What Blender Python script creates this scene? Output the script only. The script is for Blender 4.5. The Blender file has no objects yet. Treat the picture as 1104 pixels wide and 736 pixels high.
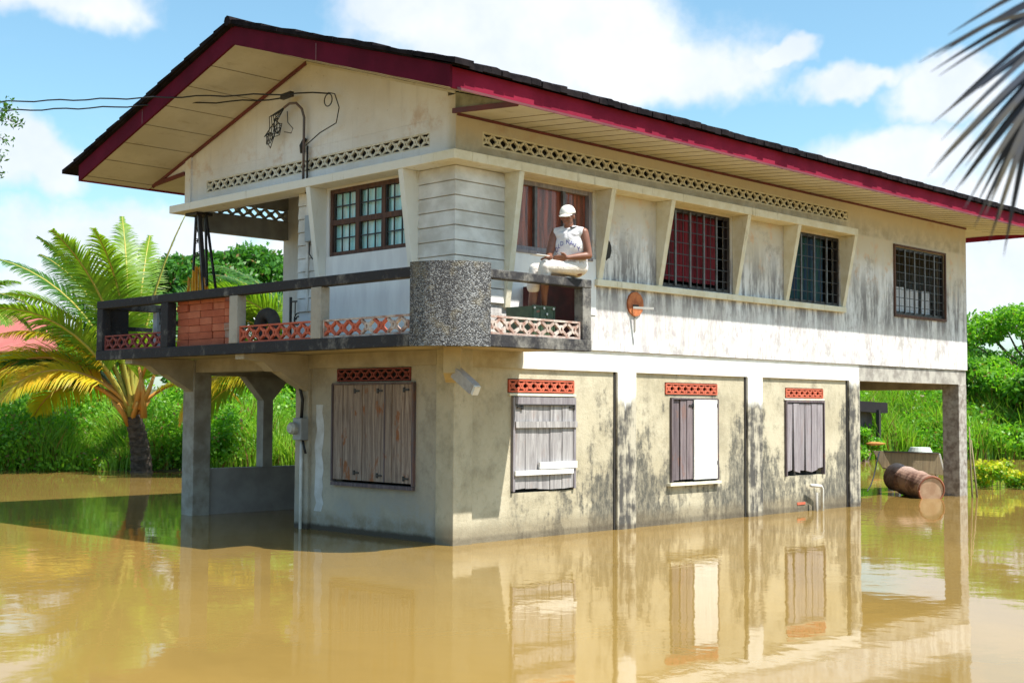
import bpy, bmesh, math, random
import numpy as np
from mathutils import Vector, Matrix
from mathutils.bvhtree import BVHTree

S = bpy.context.scene
COL = S.collection
random.seed(7)
RNG = np.random.default_rng(7)

# ------------------------------------------------------------------ camera
CAM = Vector((-10.470230, -11.355386, 1.65))
RR = ((0.7037482409, -0.7104292978, 0.0053503460),
      (-0.0404171071, -0.0325160093, 0.9986536770),
      (-0.7092988586, -0.7030170140, -0.0515966217))
cd = bpy.data.cameras.new('camera')
cam = bpy.data.objects.new('camera', cd)
COL.objects.link(cam)
m3 = Matrix(RR).transposed()
cam.matrix_world = Matrix.Translation(CAM) @ m3.to_4x4()
cd.sensor_width = 36.0
cd.lens = 36.0 * 1386.0 / 1104.0
cd.clip_start = 0.1
cd.clip_end = 3000
cd.dof.use_dof = True
cd.dof.focus_distance = 17.0
cd.dof.aperture_fstop = 4.0
S.camera = cam

# ------------------------------------------------------------------ world, sun, exposure
LD = Vector((-0.20, 0.57, -1.0)).normalized()        # direction the sunlight travels
SUN = -LD
elev = math.asin(SUN.z)
az = math.atan2(SUN.x, SUN.y)                        # from +Y towards +X
w = bpy.data.worlds.new('World')
S.world = w
w.use_nodes = True
nt = w.node_tree
nt.nodes.clear()
S.view_settings.view_transform = 'Standard'
S.view_settings.look = 'None'
S.view_settings.exposure = 0.78
S.view_settings.gamma = 1.0
S.view_settings.use_curve_mapping = False


class NB:
    """small node-tree builder"""
    def __init__(s, tree): s.t = tree
    def n(s, typ, **k):
        o = s.t.nodes.new(typ)
        for a, b in k.items(): setattr(o, a, b)
        return o
    def put(s, sock, v):
        if v is None: return
        if hasattr(v, 'bl_idname') and not isinstance(v, bpy.types.NodeSocket): v = v.outputs[0]
        if isinstance(v, bpy.types.NodeSocket): s.t.links.new(v, sock)
        else:
            if isinstance(v, (tuple, list)) and len(v) == 3 and sock.type == 'RGBA': v = (*v, 1)
            sock.default_value = v
    def m(s, op, a, b=None, c=None, clamp=False):
        o = s.n('ShaderNodeMath', operation=op, use_clamp=clamp)
        s.put(o.inputs[0], a); s.put(o.inputs[1], b)
        if c is not None: s.put(o.inputs[2], c)
        return o.outputs[0]
    def vm(s, op, a, b=None):
        o = s.n('ShaderNodeVectorMath', operation=op)
        s.put(o.inputs[0], a); s.put(o.inputs[1], b)
        return o.outputs[0]
    def sm(s, x, lo, hi):
        o = s.n('ShaderNodeMapRange', interpolation_type='SMOOTHSTEP')
        s.put(o.inputs[0], x); o.inputs[1].default_value = lo; o.inputs[2].default_value = hi
        return o.outputs[0]
    def mix(s, f, a, b):
        o = s.n('ShaderNodeMix', data_type='RGBA', clamp_factor=True)
        s.put(o.inputs[0], f); s.put(o.inputs[6], a); s.put(o.inputs[7], b)
        return o.outputs[2]
    def noise(s, vec, scale=1.0, detail=4.0, rough=0.55, dist=0.0):
        o = s.n('ShaderNodeTexNoise')
        s.put(o.inputs['Vector'], vec); o.inputs['Scale'].default_value = scale
        o.inputs['Detail'].default_value = detail; o.inputs['Roughness'].default_value = rough
        o.inputs['Distortion'].default_value = dist
        return o.outputs[0]
    def scl(s, vec, sc):
        return s.vm('MULTIPLY', vec, sc)


B = NB(nt)
sky = B.n('ShaderNodeTexSky', sky_type='NISHITA', sun_disc=False, sun_elevation=elev, sun_rotation=az,
          altitude=20.0, air_density=1.0, dust_density=1.2, ozone_density=1.6)
tc = B.n('ShaderNodeTexCoord')
vec = tc.outputs['Generated']
sep = B.n('ShaderNodeSeparateXYZ'); nt.links.new(vec, sep.inputs[0])
FW = Vector((0.7093, 0.7030, 0)).normalized(); RT = Vector((0.7037, -0.7104, 0)).normalized()
fx = B.m('ADD', B.m('MULTIPLY', sep.outputs[0], FW.x), B.m('MULTIPLY', sep.outputs[1], FW.y))
rx = B.m('ADD', B.m('MULTIPLY', sep.outputs[0], RT.x), B.m('MULTIPLY', sep.outputs[1], RT.y))
azn = B.m('ARCTAN2', rx, fx)
eln = B.m('ARCSINE', sep.outputs[2])
warp = B.noise(vec, 7.0, 5, 0.6)
warp2 = B.noise(B.vm('ADD', vec, (3.1, 1.7, 5.2)), 7.0, 5, 0.6)
azw = B.m('ADD', azn, B.m('MULTIPLY', B.m('SUBTRACT', warp, 0.5), 0.16))
elw = B.m('ADD', eln, B.m('MULTIPLY', B.m('SUBTRACT', warp2, 0.5), 0.10))


def pe(px, py):
    return math.atan((px - 552) / 1386), math.atan((440 - py) / 1386)


clouds = [(570, 30, .155, .058), (40, 190, .05, .030), (60, 20, .075, .026), (905, 100, .055, .014), (1020, 120, .06, .028),
          (700, 70, .09, .035), (1085, 260, .07, .05), (130, 280, .12, .035), (0, 330, .08, .03), (960, 190, .10, .03),
          (450, 20, .06, .03), (1010, 330, .08, .05), (350, 330, .12, .06), (820, 60, .03, .012),
          (-500, 100, .20, .09), (-900, 250, .2, .12), (1700, 100, .3, .10), (300, -350, .35, .07), (1100, -420, .35, .09)]
cov = None
for (px, py, sa, se) in clouds:
    a, e = pe(px, py)
    da = B.m('DIVIDE', B.m('SUBTRACT', azw, a), sa); de = B.m('DIVIDE', B.m('SUBTRACT', elw, e), se)
    d = B.m('SQRT', B.m('ADD', B.m('MULTIPLY', da, da), B.m('MULTIPLY', de, de)))
    v = B.m('SUBTRACT', 1.35, d, clamp=True)
    cov = v if cov is None else B.m('MAXIMUM', cov, v)
fine = B.noise(vec, 16.0, 6, 0.62)
cov = B.m('ADD', cov, B.m('MULTIPLY', B.m('SUBTRACT', fine, 0.5), 0.9))
gen = B.m('MULTIPLY', B.sm(B.noise(B.scl(vec, (1, 1, 2.4)), 2.3, 6, 0.6), 0.50, 0.72), 0.55)
hz = B.m('MULTIPLY', B.sm(eln, 0.22, 0.0), 0.28)
mask = B.m('MAXIMUM', B.sm(cov, 0.18, 0.78), B.m('MAXIMUM', gen, hz), clamp=True)
cshade = B.mix(B.sm(B.noise(B.vm('ADD', vec, (0, 0, .03)), 9.0, 5, .6), 0.3, 0.7), (5.6, 6.1, 6.9), (7.2, 7.3, 7.5))
skyc = B.n('ShaderNodeVectorMath', operation='MULTIPLY'); nt.links.new(sky.outputs[0], skyc.inputs[0]); skyc.inputs[1].default_value = (1.20, 1.52, 1.42)
mx = B.mix(B.m('MULTIPLY', mask, 0.92), skyc.outputs[0], cshade)
bg = B.n('ShaderNodeBackground'); nt.links.new(mx, bg.inputs[0]); bg.inputs[1].default_value = 0.09
out = B.n('ShaderNodeOutputWorld'); nt.links.new(bg.outputs[0], out.inputs[0])

sl = bpy.data.lights.new('sun', 'SUN'); sl.energy = 5.0; sl.angle = math.radians(0.5); sl.color = (1.0, 0.95, 0.86)
so = bpy.data.objects.new('sun', sl); COL.objects.link(so)
so.rotation_euler = LD.to_track_quat('-Z', 'Y').to_euler()
so.location = (20, -30, 40)

# ------------------------------------------------------------------ helpers


def P(px, py, f):
    """world point seen at pixel px,py (1104x736 frame) at depth f"""
    q = Vector(((px - 552) / 1386 * f, -(py - 368) / 1386 * f, -f))
    return CAM + m3 @ q


class MB:
    def __init__(s): s.v = []; s.f = []; s.mi = []
    def add(s, vs, fs, mi=0):
        b = len(s.v); s.v += [tuple(v) for v in vs]; s.f += [tuple(i + b for i in f) for f in fs]; s.mi += [mi] * len(fs); return s
    def box(s, x0, x1, y0, y1, z0, z1, mi=0):
        if x0 > x1: x0, x1 = x1, x0
        if y0 > y1: y0, y1 = y1, y0
        if z0 > z1: z0, z1 = z1, z0
        return s.add([(x0, y0, z0), (x1, y0, z0), (x1, y1, z0), (x0, y1, z0), (x0, y0, z1), (x1, y0, z1), (x1, y1, z1), (x0, y1, z1)],
                     [(0, 3, 2, 1), (4, 5, 6, 7), (0, 1, 5, 4), (1, 2, 6, 5), (2, 3, 7, 6), (3, 0, 4, 7)], mi)
    def hexa(s, a, b, mi=0):
        """prism between two equal polygons a and b"""
        n = len(a)
        return s.add(list(a) + list(b), [tuple(range(n))[::-1], tuple(range(n, 2 * n))] + [(i, (i + 1) % n, n + (i + 1) % n, n + i) for i in range(n)], mi)
    def bar(s, p, q, w_, h_, up=(0, 0, 1), mi=0):
        p = Vector(p); q = Vector(q); d = (q - p).normalized(); up = Vector(up)
        if abs(d.dot(up)) > .98: up = Vector((1, 0, 0))
        a = d.cross(up).normalized() * w_ / 2; b = a.cross(d).normalized() * h_ / 2
        return s.hexa([p - a - b, p + a - b, p + a + b, p - a + b], [q - a - b, q + a - b, q + a + b, q - a + b], mi)
    def tube(s, pts, r, n=8, mi=0, caps=True):
        pts = [Vector(p) for p in pts]; rs = r if isinstance(r, (list, tuple)) else [r] * len(pts)
        vs = []; fs = []; ref = Vector((0, 0, 1))
        prev = None
        for i, p in enumerate(pts):
            d = (pts[min(i + 1, len(pts) - 1)] - pts[max(i - 1, 0)]).normalized()
            if prev is None:
                a = d.cross(ref if abs(d.z) < .95 else Vector((1, 0, 0))).normalized()
            else:
                a = (prev - d * prev.dot(d)).normalized()
            prev = a; b = d.cross(a)
            for k in range(n):
                t = 2 * math.pi * k / n
                vs.append(p + (a * math.cos(t) + b * math.sin(t)) * rs[i])
        for i in range(len(pts) - 1):
            for k in range(n):
                fs.append((i * n + k, i * n + (k + 1) % n, (i + 1) * n + (k + 1) % n, (i + 1) * n + k))
        if caps:
            fs.append(tuple(range(n))[::-1]); fs.append(tuple(range((len(pts) - 1) * n, len(pts) * n)))
        return s.add(vs, fs, mi)
    def build(s, name, mat, parent=None, smooth=False, bevel=0, **tags):
        off = parent_loc(parent)
        me = bpy.data.meshes.new(name)
        me.from_pydata([(v[0] - off.x, v[1] - off.y, v[2] - off.z) for v in s.v], [], s.f)
        for m in (mat if isinstance(mat, (list, tuple)) else [mat]): me.materials.append(m)
        if max(s.mi, default=0): me.polygons.foreach_set('material_index', s.mi)
        if smooth: me.polygons.foreach_set('use_smooth', [True] * len(me.polygons))
        o = bpy.data.objects.new(name, me); COL.objects.link(o)
        if parent: o.parent = parent
        if bevel:
            b = o.modifiers.new('bevel', 'BEVEL'); b.width = bevel; b.segments = 2; b.limit_method = 'ANGLE'
        for k, v in tags.items(): o[k] = v
        return o


def parent_loc(p):
    v = Vector((0, 0, 0))
    while p is not None: v += p.location; p = p.parent
    return v


def thing(name, label, cat, loc=(0, 0, 0), group=None):
    o = bpy.data.objects.new(name, None); COL.objects.link(o); o.location = loc
    o['label'] = label; o['category'] = cat
    if group: o['group'] = group
    o.empty_display_size = .2
    return o


def fast_mesh(name, V, F, mats, parent=None, midx=None, **tags):
    """V (n,3), F (m,k) numpy"""
    off = parent_loc(parent); V = V - np.array(off[:])
    me = bpy.data.meshes.new(name)
    k = F.shape[1]
    me.vertices.add(len(V)); me.vertices.foreach_set('co', V.astype(np.float32).ravel())
    me.loops.add(F.size); me.loops.foreach_set('vertex_index', F.astype(np.int32).ravel())
    me.polygons.add(len(F)); me.polygons.foreach_set('loop_start', np.arange(0, F.size, k, dtype=np.int32))
    me.polygons.foreach_set('loop_total', np.full(len(F), k, dtype=np.int32))
    for m in mats: me.materials.append(m)
    if midx is not None: me.polygons.foreach_set('material_index', midx.astype(np.int32))
    me.update(calc_edges=True); me.validate()
    o = bpy.data.objects.new(name, me); COL.objects.link(o)
    if parent: o.parent = parent
    for a, b in tags.items(): o[a] = b
    return o


def wall_holes(mb, axis, p, t, u0, u1, z0, z1, holes, mi=0):
    """wall in plane axis=p (outer face), thickness t inward(+); u is the other horizontal axis"""
    us = sorted({u0, u1, *[h[0] for h in holes], *[h[1] for h in holes]}); zs = sorted({z0, z1, *[h[2] for h in holes], *[h[3] for h in holes]})
    us = [u for u in us if u0 <= u <= u1]; zs = [z for z in zs if z0 <= z <= z1]
    def solid(i, j):
        if i < 0 or j < 0 or i >= len(us) - 1 or j >= len(zs) - 1: return False
        cu = (us[i] + us[i + 1]) / 2; cz = (zs[j] + zs[j + 1]) / 2
        return not any(h[0] < cu < h[1] and h[2] < cz < h[3] for h in holes)
    def pt(u, z, d):
        return (p + d, u, z) if axis == 0 else (u, p + d, z)
    for i in range(len(us) - 1):
        for j in range(len(zs) - 1):
            if not solid(i, j): continue
            a, b, c, d = us[i], us[i + 1], zs[j], zs[j + 1]
            mb.add([pt(a, c, 0), pt(b, c, 0), pt(b, d, 0), pt(a, d, 0)], [(0, 1, 2, 3)], mi)
            mb.add([pt(a, c, t), pt(b, c, t), pt(b, d, t), pt(a, d, t)], [(3, 2, 1, 0)], mi)
            for (ii, jj, e0, e1) in ((i - 1, j, (a, c), (a, d)), (i + 1, j, (b, c), (b, d)), (i, j - 1, (a, c), (b, c)), (i, j + 1, (a, d), (b, d))):
                if not solid(ii, jj):
                    mb.add([pt(*e0, 0), pt(*e1, 0), pt(*e1, t), pt(*e0, t)], [(0, 1, 2, 3)], mi)
    return mb


def lattice(mb, axis, p, t, u0, u1, z0, z1, unit=None, th=.022, mi=0, alt=None):
    """pierced breeze-block strip: crossing diagonals between rims, clipped to the strip"""
    h = z1 - z0; s = unit or h
    rim = th * .7
    def pt(u, z, d): return (p + d, u, z) if axis == 0 else (u, p + d, z)
    def seg(ua, za, ub, zb, d0, d1, m):
        dx, dz = ub - ua, zb - za; L = math.hypot(dx, dz)
        if L < 1e-4: return
        nx, nz = -dz / L * th / 2, dx / L * th / 2
        a = [pt(ua + nx, za + nz, d0), pt(ub + nx, zb + nz, d0), pt(ub - nx, zb - nz, d0), pt(ua - nx, za - nz, d0)]
        b = [pt(ua + nx, za + nz, d1), pt(ub + nx, zb + nz, d1), pt(ub - nx, zb - nz, d1), pt(ua - nx, za - nz, d1)]
        mb.hexa(a, b, m)
    n = max(1, round((u1 - u0) / s)); s = (u1 - u0) / n; zc = (z0 + z1) / 2; rx_, rz_ = s * .12, h * .17
    for k in range(n):
        m = mi if not alt else alt[k % len(alt)]
        ua, ub = u0 + k * s, u0 + (k + 1) * s; uc = (ua + ub) / 2
        if k: seg(ua, z0, ua, zc - h * .36, .002, t - .002, m); seg(ua, zc + h * .36, ua, z1, .002, t - .002, m)
        for (eu, ez) in ((ua, zc - h * .37), (ua, zc + h * .37), (ub, zc - h * .37), (ub, zc + h * .37)):
            dx, dz = eu - uc, ez - zc; q = 1 / math.hypot(dx / rx_, dz / rz_)
            seg(uc + dx * q * .92, zc + dz * q * .92, eu, ez, .004, t - .004, m)
        m_ = 10; A = []; Bq = []
        for i in range(m_):
            a = 2 * math.pi * i / m_; c_, s_ = math.cos(a), math.sin(a)
            A.append((uc + c_ * (rx_ - th * .42), zc + s_ * (rz_ - th * .42))); Bq.append((uc + c_ * (rx_ + th * .42), zc + s_ * (rz_ + th * .42)))
        for i in range(m_):
            k2 = (i + 1) % m_; quad = (A[i], A[k2], Bq[k2], Bq[i])
            mb.hexa([pt(u, z, 0) for u, z in quad], [pt(u, z, t) for u, z in quad], m)
    for (a, b, c, d) in ((u0, u1, z0, z0 + rim), (u0, u1, z1 - rim, z1), (u0, u0 + rim, z0 + rim, z1 - rim), (u1 - rim, u1, z0 + rim, z1 - rim)):
        if axis == 0: mb.box(p - .002, p + t + .002, a, b, c, d, mi)
        else: mb.box(a, b, p - .002, p + t + .002, c, d, mi)
    return mb


# ------------------------------------------------------------------ materials
def new_mat(name):
    m = bpy.data.materials.new(name); m.use_nodes = True
    t = m.node_tree; t.nodes.clear(); b = NB(t)
    o = b.n('ShaderNodeOutputMaterial'); p = b.n('ShaderNodeBsdfPrincipled')
    t.links.new(p.outputs[0], o.inputs[0])
    g = b.n('ShaderNodeNewGeometry')
    return m, b, p, g.outputs['Position'], o


def bump(b, p, h, strength=.3, dist=.01):
    bp = b.n('ShaderNodeBump'); bp.inputs['Strength'].default_value = strength; bp.inputs['Distance'].default_value = dist
    b.put(bp.inputs['Height'], h); b.t.links.new(bp.outputs[0], p.inputs['Normal'])


def simple(name, c1, c2=None, sc=4, rough=.8, metal=0, bs=.25, det=5, stretch=(1, 1, 1), spec=None, bd=.008):
    m, b, p, pos, o = new_mat(name)
    n = b.noise(b.scl(pos, stretch), sc, det, .6)
    c2 = c2 or tuple(x * .7 for x in c1)
    b.put(p.inputs['Base Color'], b.mix(b.sm(n, .3, .7), c1, c2))
    p.inputs['Roughness'].default_value = rough; p.inputs['Metallic'].default_value = metal
    if spec is not None: p.inputs['Specular IOR Level'].default_value = spec
    if bs: bump(b, p, b.noise(b.scl(pos, stretch), sc * 6, 3, .6), bs, bd)
    return m


M = {}


def sepz(b, pos):
    s = b.n('ShaderNodeSeparateXYZ'); b.t.links.new(pos, s.inputs[0]); return s.outputs


# upper painted wall
def mk_upper():
    m, b, p, pos, o = new_mat('upper_paint')
    x, y, z = sepz(b, pos)
    big = b.noise(pos, .9, 5, .6); st = b.noise(b.scl(pos, (5, 5, .55)), 1.3, 7, .66); fn = b.noise(pos, 22, 5, .7); med = b.noise(pos, 4.5, 5, .62)
    fn2 = b.noise(b.scl(pos, (20, 20, 5)), 1.2, 6, .7)
    base = b.mix(b.sm(big, .35, .68), (.74, .745, .76), (.64, .62, .60))
    right = b.sm(y, .2, .02)        # the long wall (Y=0) only
    # peach / cream old paint above mid height
    cream = b.m('MULTIPLY', right, b.m('MULTIPLY', b.sm(b.m('ADD', z, b.m('MULTIPLY', b.m('SUBTRACT', big, .5), 1.6)), 3.75, 4.5), .85))
    base = b.mix(cream, base, (.56, .50, .38))
    peach = b.m('MULTIPLY', right, b.m('MULTIPLY', b.sm(med, .52, .68), b.m('MULTIPLY', b.sm(z, 3.5, 4.1), b.sm(z, 5.0, 4.3))))
    base = b.mix(b.m('MULTIPLY', peach, .8), base, (.62, .42, .27))
    # rusty flush and specks on the gable
    rs = b.m('MULTIPLY', b.sm(b.noise(b.vm('ADD', pos, (5, 2, 1)), 1.7, 6, .7), .54, .72), b.m('MULTIPLY', b.sm(z, 5.0, 5.15), b.sm(z, 5.6, 5.25)))
    base = b.mix(b.m('MULTIPLY', rs, .6), base, (.45, .27, .15))
    hi = b.m('MULTIPLY', b.sm(z, 5.25, 6.1), b.m('ADD', .35, b.m('MULTIPLY', st, .6)))
    base = b.mix(b.m('MULTIPLY', hi, .6), base, (.50, .47, .41))
    # grey mildew streaks between z 3 and 4 on the long wall
    zone = b.m('MULTIPLY', b.sm(z, 4.35, 3.5), b.m('MULTIPLY', right, b.m('ADD', .35, b.m('MULTIPLY', .65, b.sm(z, 3.0, 3.25)))))
    mil = b.m('MULTIPLY', b.sm(b.m('ADD', b.m('MULTIPLY', st, .75), b.m('MULTIPLY', fn2, .25)), .41, .58), zone)
    base = b.mix(b.m('MULTIPLY', mil, .92), base, (.13, .12, .125))
    blot = b.m('MULTIPLY', right, b.m('MULTIPLY', b.sm(b.noise(b.vm('ADD', pos, (9, 4, 2)), 2.2, 8, .75), .53, .66), b.sm(z, 5.0, 4.1)))
    base = b.mix(b.m('MULTIPLY', blot, .45), base, (.20, .17, .15))
    zl = b.m('MULTIPLY', b.sm(z, 3.35, 3.0), b.m('MULTIPLY', right, b.sm(b.m('ADD', b.m('MULTIPLY', fn2, .6), b.m('MULTIPLY', med, .4)), .48, .62)))
    base = b.mix(b.m('MULTIPLY', zl, .75), base, (.36, .31, .33))
    # light general streaks
    gs = b.m('MULTIPLY', b.sm(st, .5, .75), .38)
    base = b.mix(gs, base, (.44, .43, .43))
    sp = b.m('MULTIPLY', b.sm(b.noise(b.scl(pos, (9, 9, 5)), 1.6, 4, .7), .66, .74), b.sm(z, 5.0, 5.6))
    base = b.mix(b.m('MULTIPLY', sp, .75), base, (.10, .09, .07))
    # dark grime hugging the ledge top and vents
    lg = b.m('MULTIPLY', b.m('MULTIPLY', b.sm(z, 5.12, 4.72), b.sm(z, 4.66, 4.72)), b.m('MULTIPLY', right, b.sm(med, .3, .62)))
    base = b.mix(b.m('MULTIPLY', lg, .6), base, (.28, .25, .18))
    b.put(p.inputs['Base Color'], base); p.inputs['Roughness'].default_value = .85
    bump(b, p, b.m('ADD', fn, b.m('MULTIPLY', med, 2)), .35, .012)
    return m


def mk_lower(name, c_lo, c_hi, dark, amt):
    m, b, p, pos, o = new_mat(name)
    x, y, z = sepz(b, pos)
    big = b.noise(pos, .8, 5, .62); st = b.noise(b.scl(pos, (4, 4, .9)), 1.1, 9, .74); fn = b.noise(pos, 28, 5, .7); med = b.noise(pos, 3.0, 9, .74)
    base = b.mix(b.sm(big, .35, .65), c_hi, c_lo)
    base = b.mix(b.m('MULTIPLY', b.sm(med, .42, .68), .6), base, tuple(c * .62 for c in c_lo))
    right = b.sm(y, .5, .3)
    # mildew climbs from the water and along the pilasters
    low = b.sm(z, 1.5, .1)
    col = None
    for cx in (3.27, 6.38, 9.4):
        d = b.m('ABSOLUTE', b.m('SUBTRACT', x, cx)); v = b.m('MULTIPLY', b.sm(d, 1.0, .1), b.sm(z, 2.0, 1.55))
        col = v if col is None else b.m('MAXIMUM', col, v)
    xr = b.sm(x, .5, 3.5)
    drive = b.m('ADD', b.m('MULTIPLY', low, .12), b.m('ADD', b.m('MULTIPLY', col, .12), b.m('MULTIPLY', xr, .035)))
    f = b.m('ADD', b.m('ADD', b.m('MULTIPLY', st, .55), b.m('MULTIPLY', med, .45)), b.m('MULTIPLY', drive, b.m('MULTIPLY', right, amt)))
    mil = b.m('MULTIPLY', b.sm(f, .585, .69), b.m('ADD', b.sm(x, .7, 1.4), b.m('MULTIPLY', b.m('SUBTRACT', 1, right), .5), clamp=True))
    mf = b.noise(b.scl(pos, (14, 14, 5)), 1.0, 6, .75)
    base = b.mix(b.m('MULTIPLY', mil, b.m('ADD', .45, b.m('MULTIPLY', b.sm(mf, .35, .62), .5))), base, dark)
    base = b.mix(b.m('MULTIPLY', b.sm(mf, .56, .70), b.m('MULTIPLY', right, .35)), base, tuple(c * .35 for c in c_lo))
    tide = b.m('MULTIPLY', b.sm(b.m('ADD', z, b.m('MULTIPLY', b.m('SUBTRACT', med, .5), .35)), .30, .12), .55)
    base = b.mix(tide, base, (.16, .125, .075))
    # chalky bloom low down on the gable side
    ch = b.m('MULTIPLY', b.m('SUBTRACT', 1, right), b.m('MULTIPLY', b.sm(z, .75, .3), b.sm(med, .42, .62)))
    base = b.mix(b.m('MULTIPLY', ch, .5), base, (.42, .42, .40))
    # wet band at the waterline
    wet = b.sm(b.m('ADD', z, b.m('MULTIPLY', b.m('SUBTRACT', med, .5), .08)), .11, .05)
    wetf = b.m('MULTIPLY', wet, b.m('ADD', .45, b.m('MULTIPLY', b.m('SUBTRACT', 1, right), .5)))
    base = b.mix(wetf, base, (.055, .042, .03))
    b.put(p.inputs['Base Color'], base); p.inputs['Roughness'].default_value = .88
    bump(b, p, b.m('ADD', fn, b.m('MULTIPLY', med, 2.5)), .4, .014)
    return m


def mk_beam():
    """white band beam and pilasters: fresh white above, mildewed render below"""
    m, b, p, pos, o = new_mat('white_beam')
    x, y, z = sepz(b, pos)
    med = b.noise(pos, 4, 7, .68); st = b.noise(b.scl(pos, (6, 6, .8)), 1.2, 8, .7); fn = b.noise(pos, 25, 5, .7)
    wht = b.mix(b.sm(med, .4, .7), (.82, .81, .78), (.70, .68, .62))
    grey = b.mix(b.sm(b.m('ADD', b.m('MULTIPLY', st, .6), b.m('MULTIPLY', med, .4)), .42, .56), (.46, .42, .33), (.07, .066, .062))
    end = b.sm(x, 8.8, 9.25)
    zz = b.m('ADD', z, b.m('ADD', b.m('MULTIPLY', b.m('SUBTRACT', st, .5), .5), b.m('MULTIPLY', end, -.35)))
    cut = b.sm(zz, 1.66, 1.84)
    near = b.sm(x, 1.3, 1.1)
    shade_tan = b.mix(b.sm(med, .35, .65), (.47, .41, .28), (.36, .30, .19))
    c = b.mix(cut, grey, wht)
    c = b.mix(near, c, shade_tan)  # balcony shade and warm water bounce painted as tan near the corner
    greyend = b.m('MULTIPLY', b.sm(x, 9.50, 9.58), 1.0)
    c = b.mix(greyend, c, b.mix(b.sm(med, .4, .62), (.42, .40, .36), (.24, .22, .2)))
    wet = b.sm(z, .10, .04)
    c = b.mix(b.m('MULTIPLY', wet, .6), c, (.06, .045, .03))
    b.put(p.inputs['Base Color'], c); p.inputs['Roughness'].default_value = .85
    bump(b, p, b.m('ADD', fn, b.m('MULTIPLY', med, 2)), .35, .012)
    return m


def mk_black():
    m, b, p, pos, o = new_mat('mildewed_concrete')
    x, y, z = sepz(b, pos)
    st = b.noise(b.scl(pos, (1, 1, .6)), 1.9, 7, .7); fn = b.noise(pos, 35, 6, .75); med = b.noise(pos, 7, 6, .7)
    f = b.m('ADD', b.m('MULTIPLY', st, .6), b.m('MULTIPLY', med, .4))
    right = b.sm(x, -.6, -.3)
    f2 = b.m('ADD', f, b.m('MULTIPLY', right, .08))
    f2 = b.m('ADD', f2, b.m('MULTIPLY', b.sm(z, 3.0, 2.8), b.m('MULTIPLY', b.sm(z, 2.5, 2.7), .06)))
    c = b.mix(b.sm(f2, .52, .72), (.022, .021, .025), (.25, .235, .21))
    c = b.mix(b.m('MULTIPLY', b.sm(fn, .62, .72), .5), c, (.45, .43, .38))
    b.put(p.inputs['Base Color'], c); p.inputs['Roughness'].default_value = .9
    bump(b, p, b.m('ADD', fn, med), .5, .015)
    return m


def mk_pebble():
    m, b, p, pos, o = new_mat('pebble_dash')
    v = b.n('ShaderNodeTexVoronoi'); b.put(v.inputs['Vector'], pos); v.inputs['Scale'].default_value = 75
    v2 = b.noise(b.scl(pos, (1, 1, .25)), 3.0, 4, .6)
    f = b.m('ADD', b.m('MULTIPLY', b.n('ShaderNodeSeparateColor').outputs[0], 0), 0)
    sc = b.n('ShaderNodeSeparateColor'); b.t.links.new(v.outputs['Color'], sc.inputs[0])
    lo = b.m('ADD', sc.outputs[0], b.m('MULTIPLY', b.m('SUBTRACT', v2, .5), 1.5))
    c = b.mix(b.sm(lo, .30, 1.25), (.045, .045, .05), (.34, .345, .35))
    c = b.mix(b.m('MULTIPLY', b.sm(b.noise(pos, 6, 4), .5, .7), .35), c, (.30, .25, .15))
    b.put(p.inputs['Base Color'], c); p.inputs['Roughness'].default_value = .8
    bump(b, p, b.m('SUBTRACT', 1, v.outputs['Distance']), .8, .02)
    return m


def mk_wood(name, c1, c2, rust=(.25, .09, .03), ra=.5, plank=None, axis=1):
    m, b, p, pos, o = new_mat(name)
    g = b.noise(b.scl(pos, (26, 26, 1.6)), 1.0, 7, .7, .6); k = b.noise(b.scl(pos, (5, 5, 2.2)), 1.2, 5, .6); fn = b.noise(b.scl(pos, (90, 90, 8)), 1, 4, .7)
    c = b.mix(b.sm(g, .32, .66), c1, c2)
    c = b.mix(b.m('MULTIPLY', b.sm(fn, .55, .7), .4), c, tuple(q * .35 for q in c2))
    if plank:
        s = sepz(b, pos)[axis]
        fl = b.m('FLOOR', b.m('DIVIDE', s, plank)); wn = b.n('ShaderNodeTexWhiteNoise', noise_dimensions='1D'); b.put(wn.inputs['W'], fl)
        c = b.mix(b.m('MULTIPLY', wn.outputs[0], .45), c, tuple(q * .5 for q in c1))
    c = b.mix(b.m('MULTIPLY', b.sm(k, .565, .66), ra), c, rust)
    b.put(p.inputs['Base Color'], c); p.inputs['Roughness'].default_value = .85
    bump(b, p, g, .5, .01)
    return m


def mk_glass(name, tint):
    m, b, p, pos, o = new_mat(name)
    b.put(p.inputs['Base Color'], tint); p.inputs['Roughness'].default_value = .08; p.inputs['Transmission Weight'].default_value = .0
    t = b.n('ShaderNodeBsdfTransparent'); ms = b.n('ShaderNodeMixShader'); ms.inputs[0].default_value = .025
    gl = b.n('ShaderNodeBsdfGlossy'); gl.inputs['Roughness'].default_value = .05
    b.t.links.new(t.outputs[0], ms.inputs[1]); b.t.links.new(gl.outputs[0], ms.inputs[2]); b.t.links.new(ms.outputs[0], o.inputs[0])
    return m


def mk_curtain(name, c1, c2, axis=0, fold=28, rough=.9):
    m, b, p, pos, o = new_mat(name)
    n = b.noise(b.scl(pos, (14, 14, 1.2)), 1.0, 5, .6, .5)
    c = b.mix(b.sm(n, .35, .65), c1, c2)
    b.put(p.inputs['Base Color'], c); p.inputs['Roughness'].default_value = rough
    bump(b, p, n, .6, .03)
    return m


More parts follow.
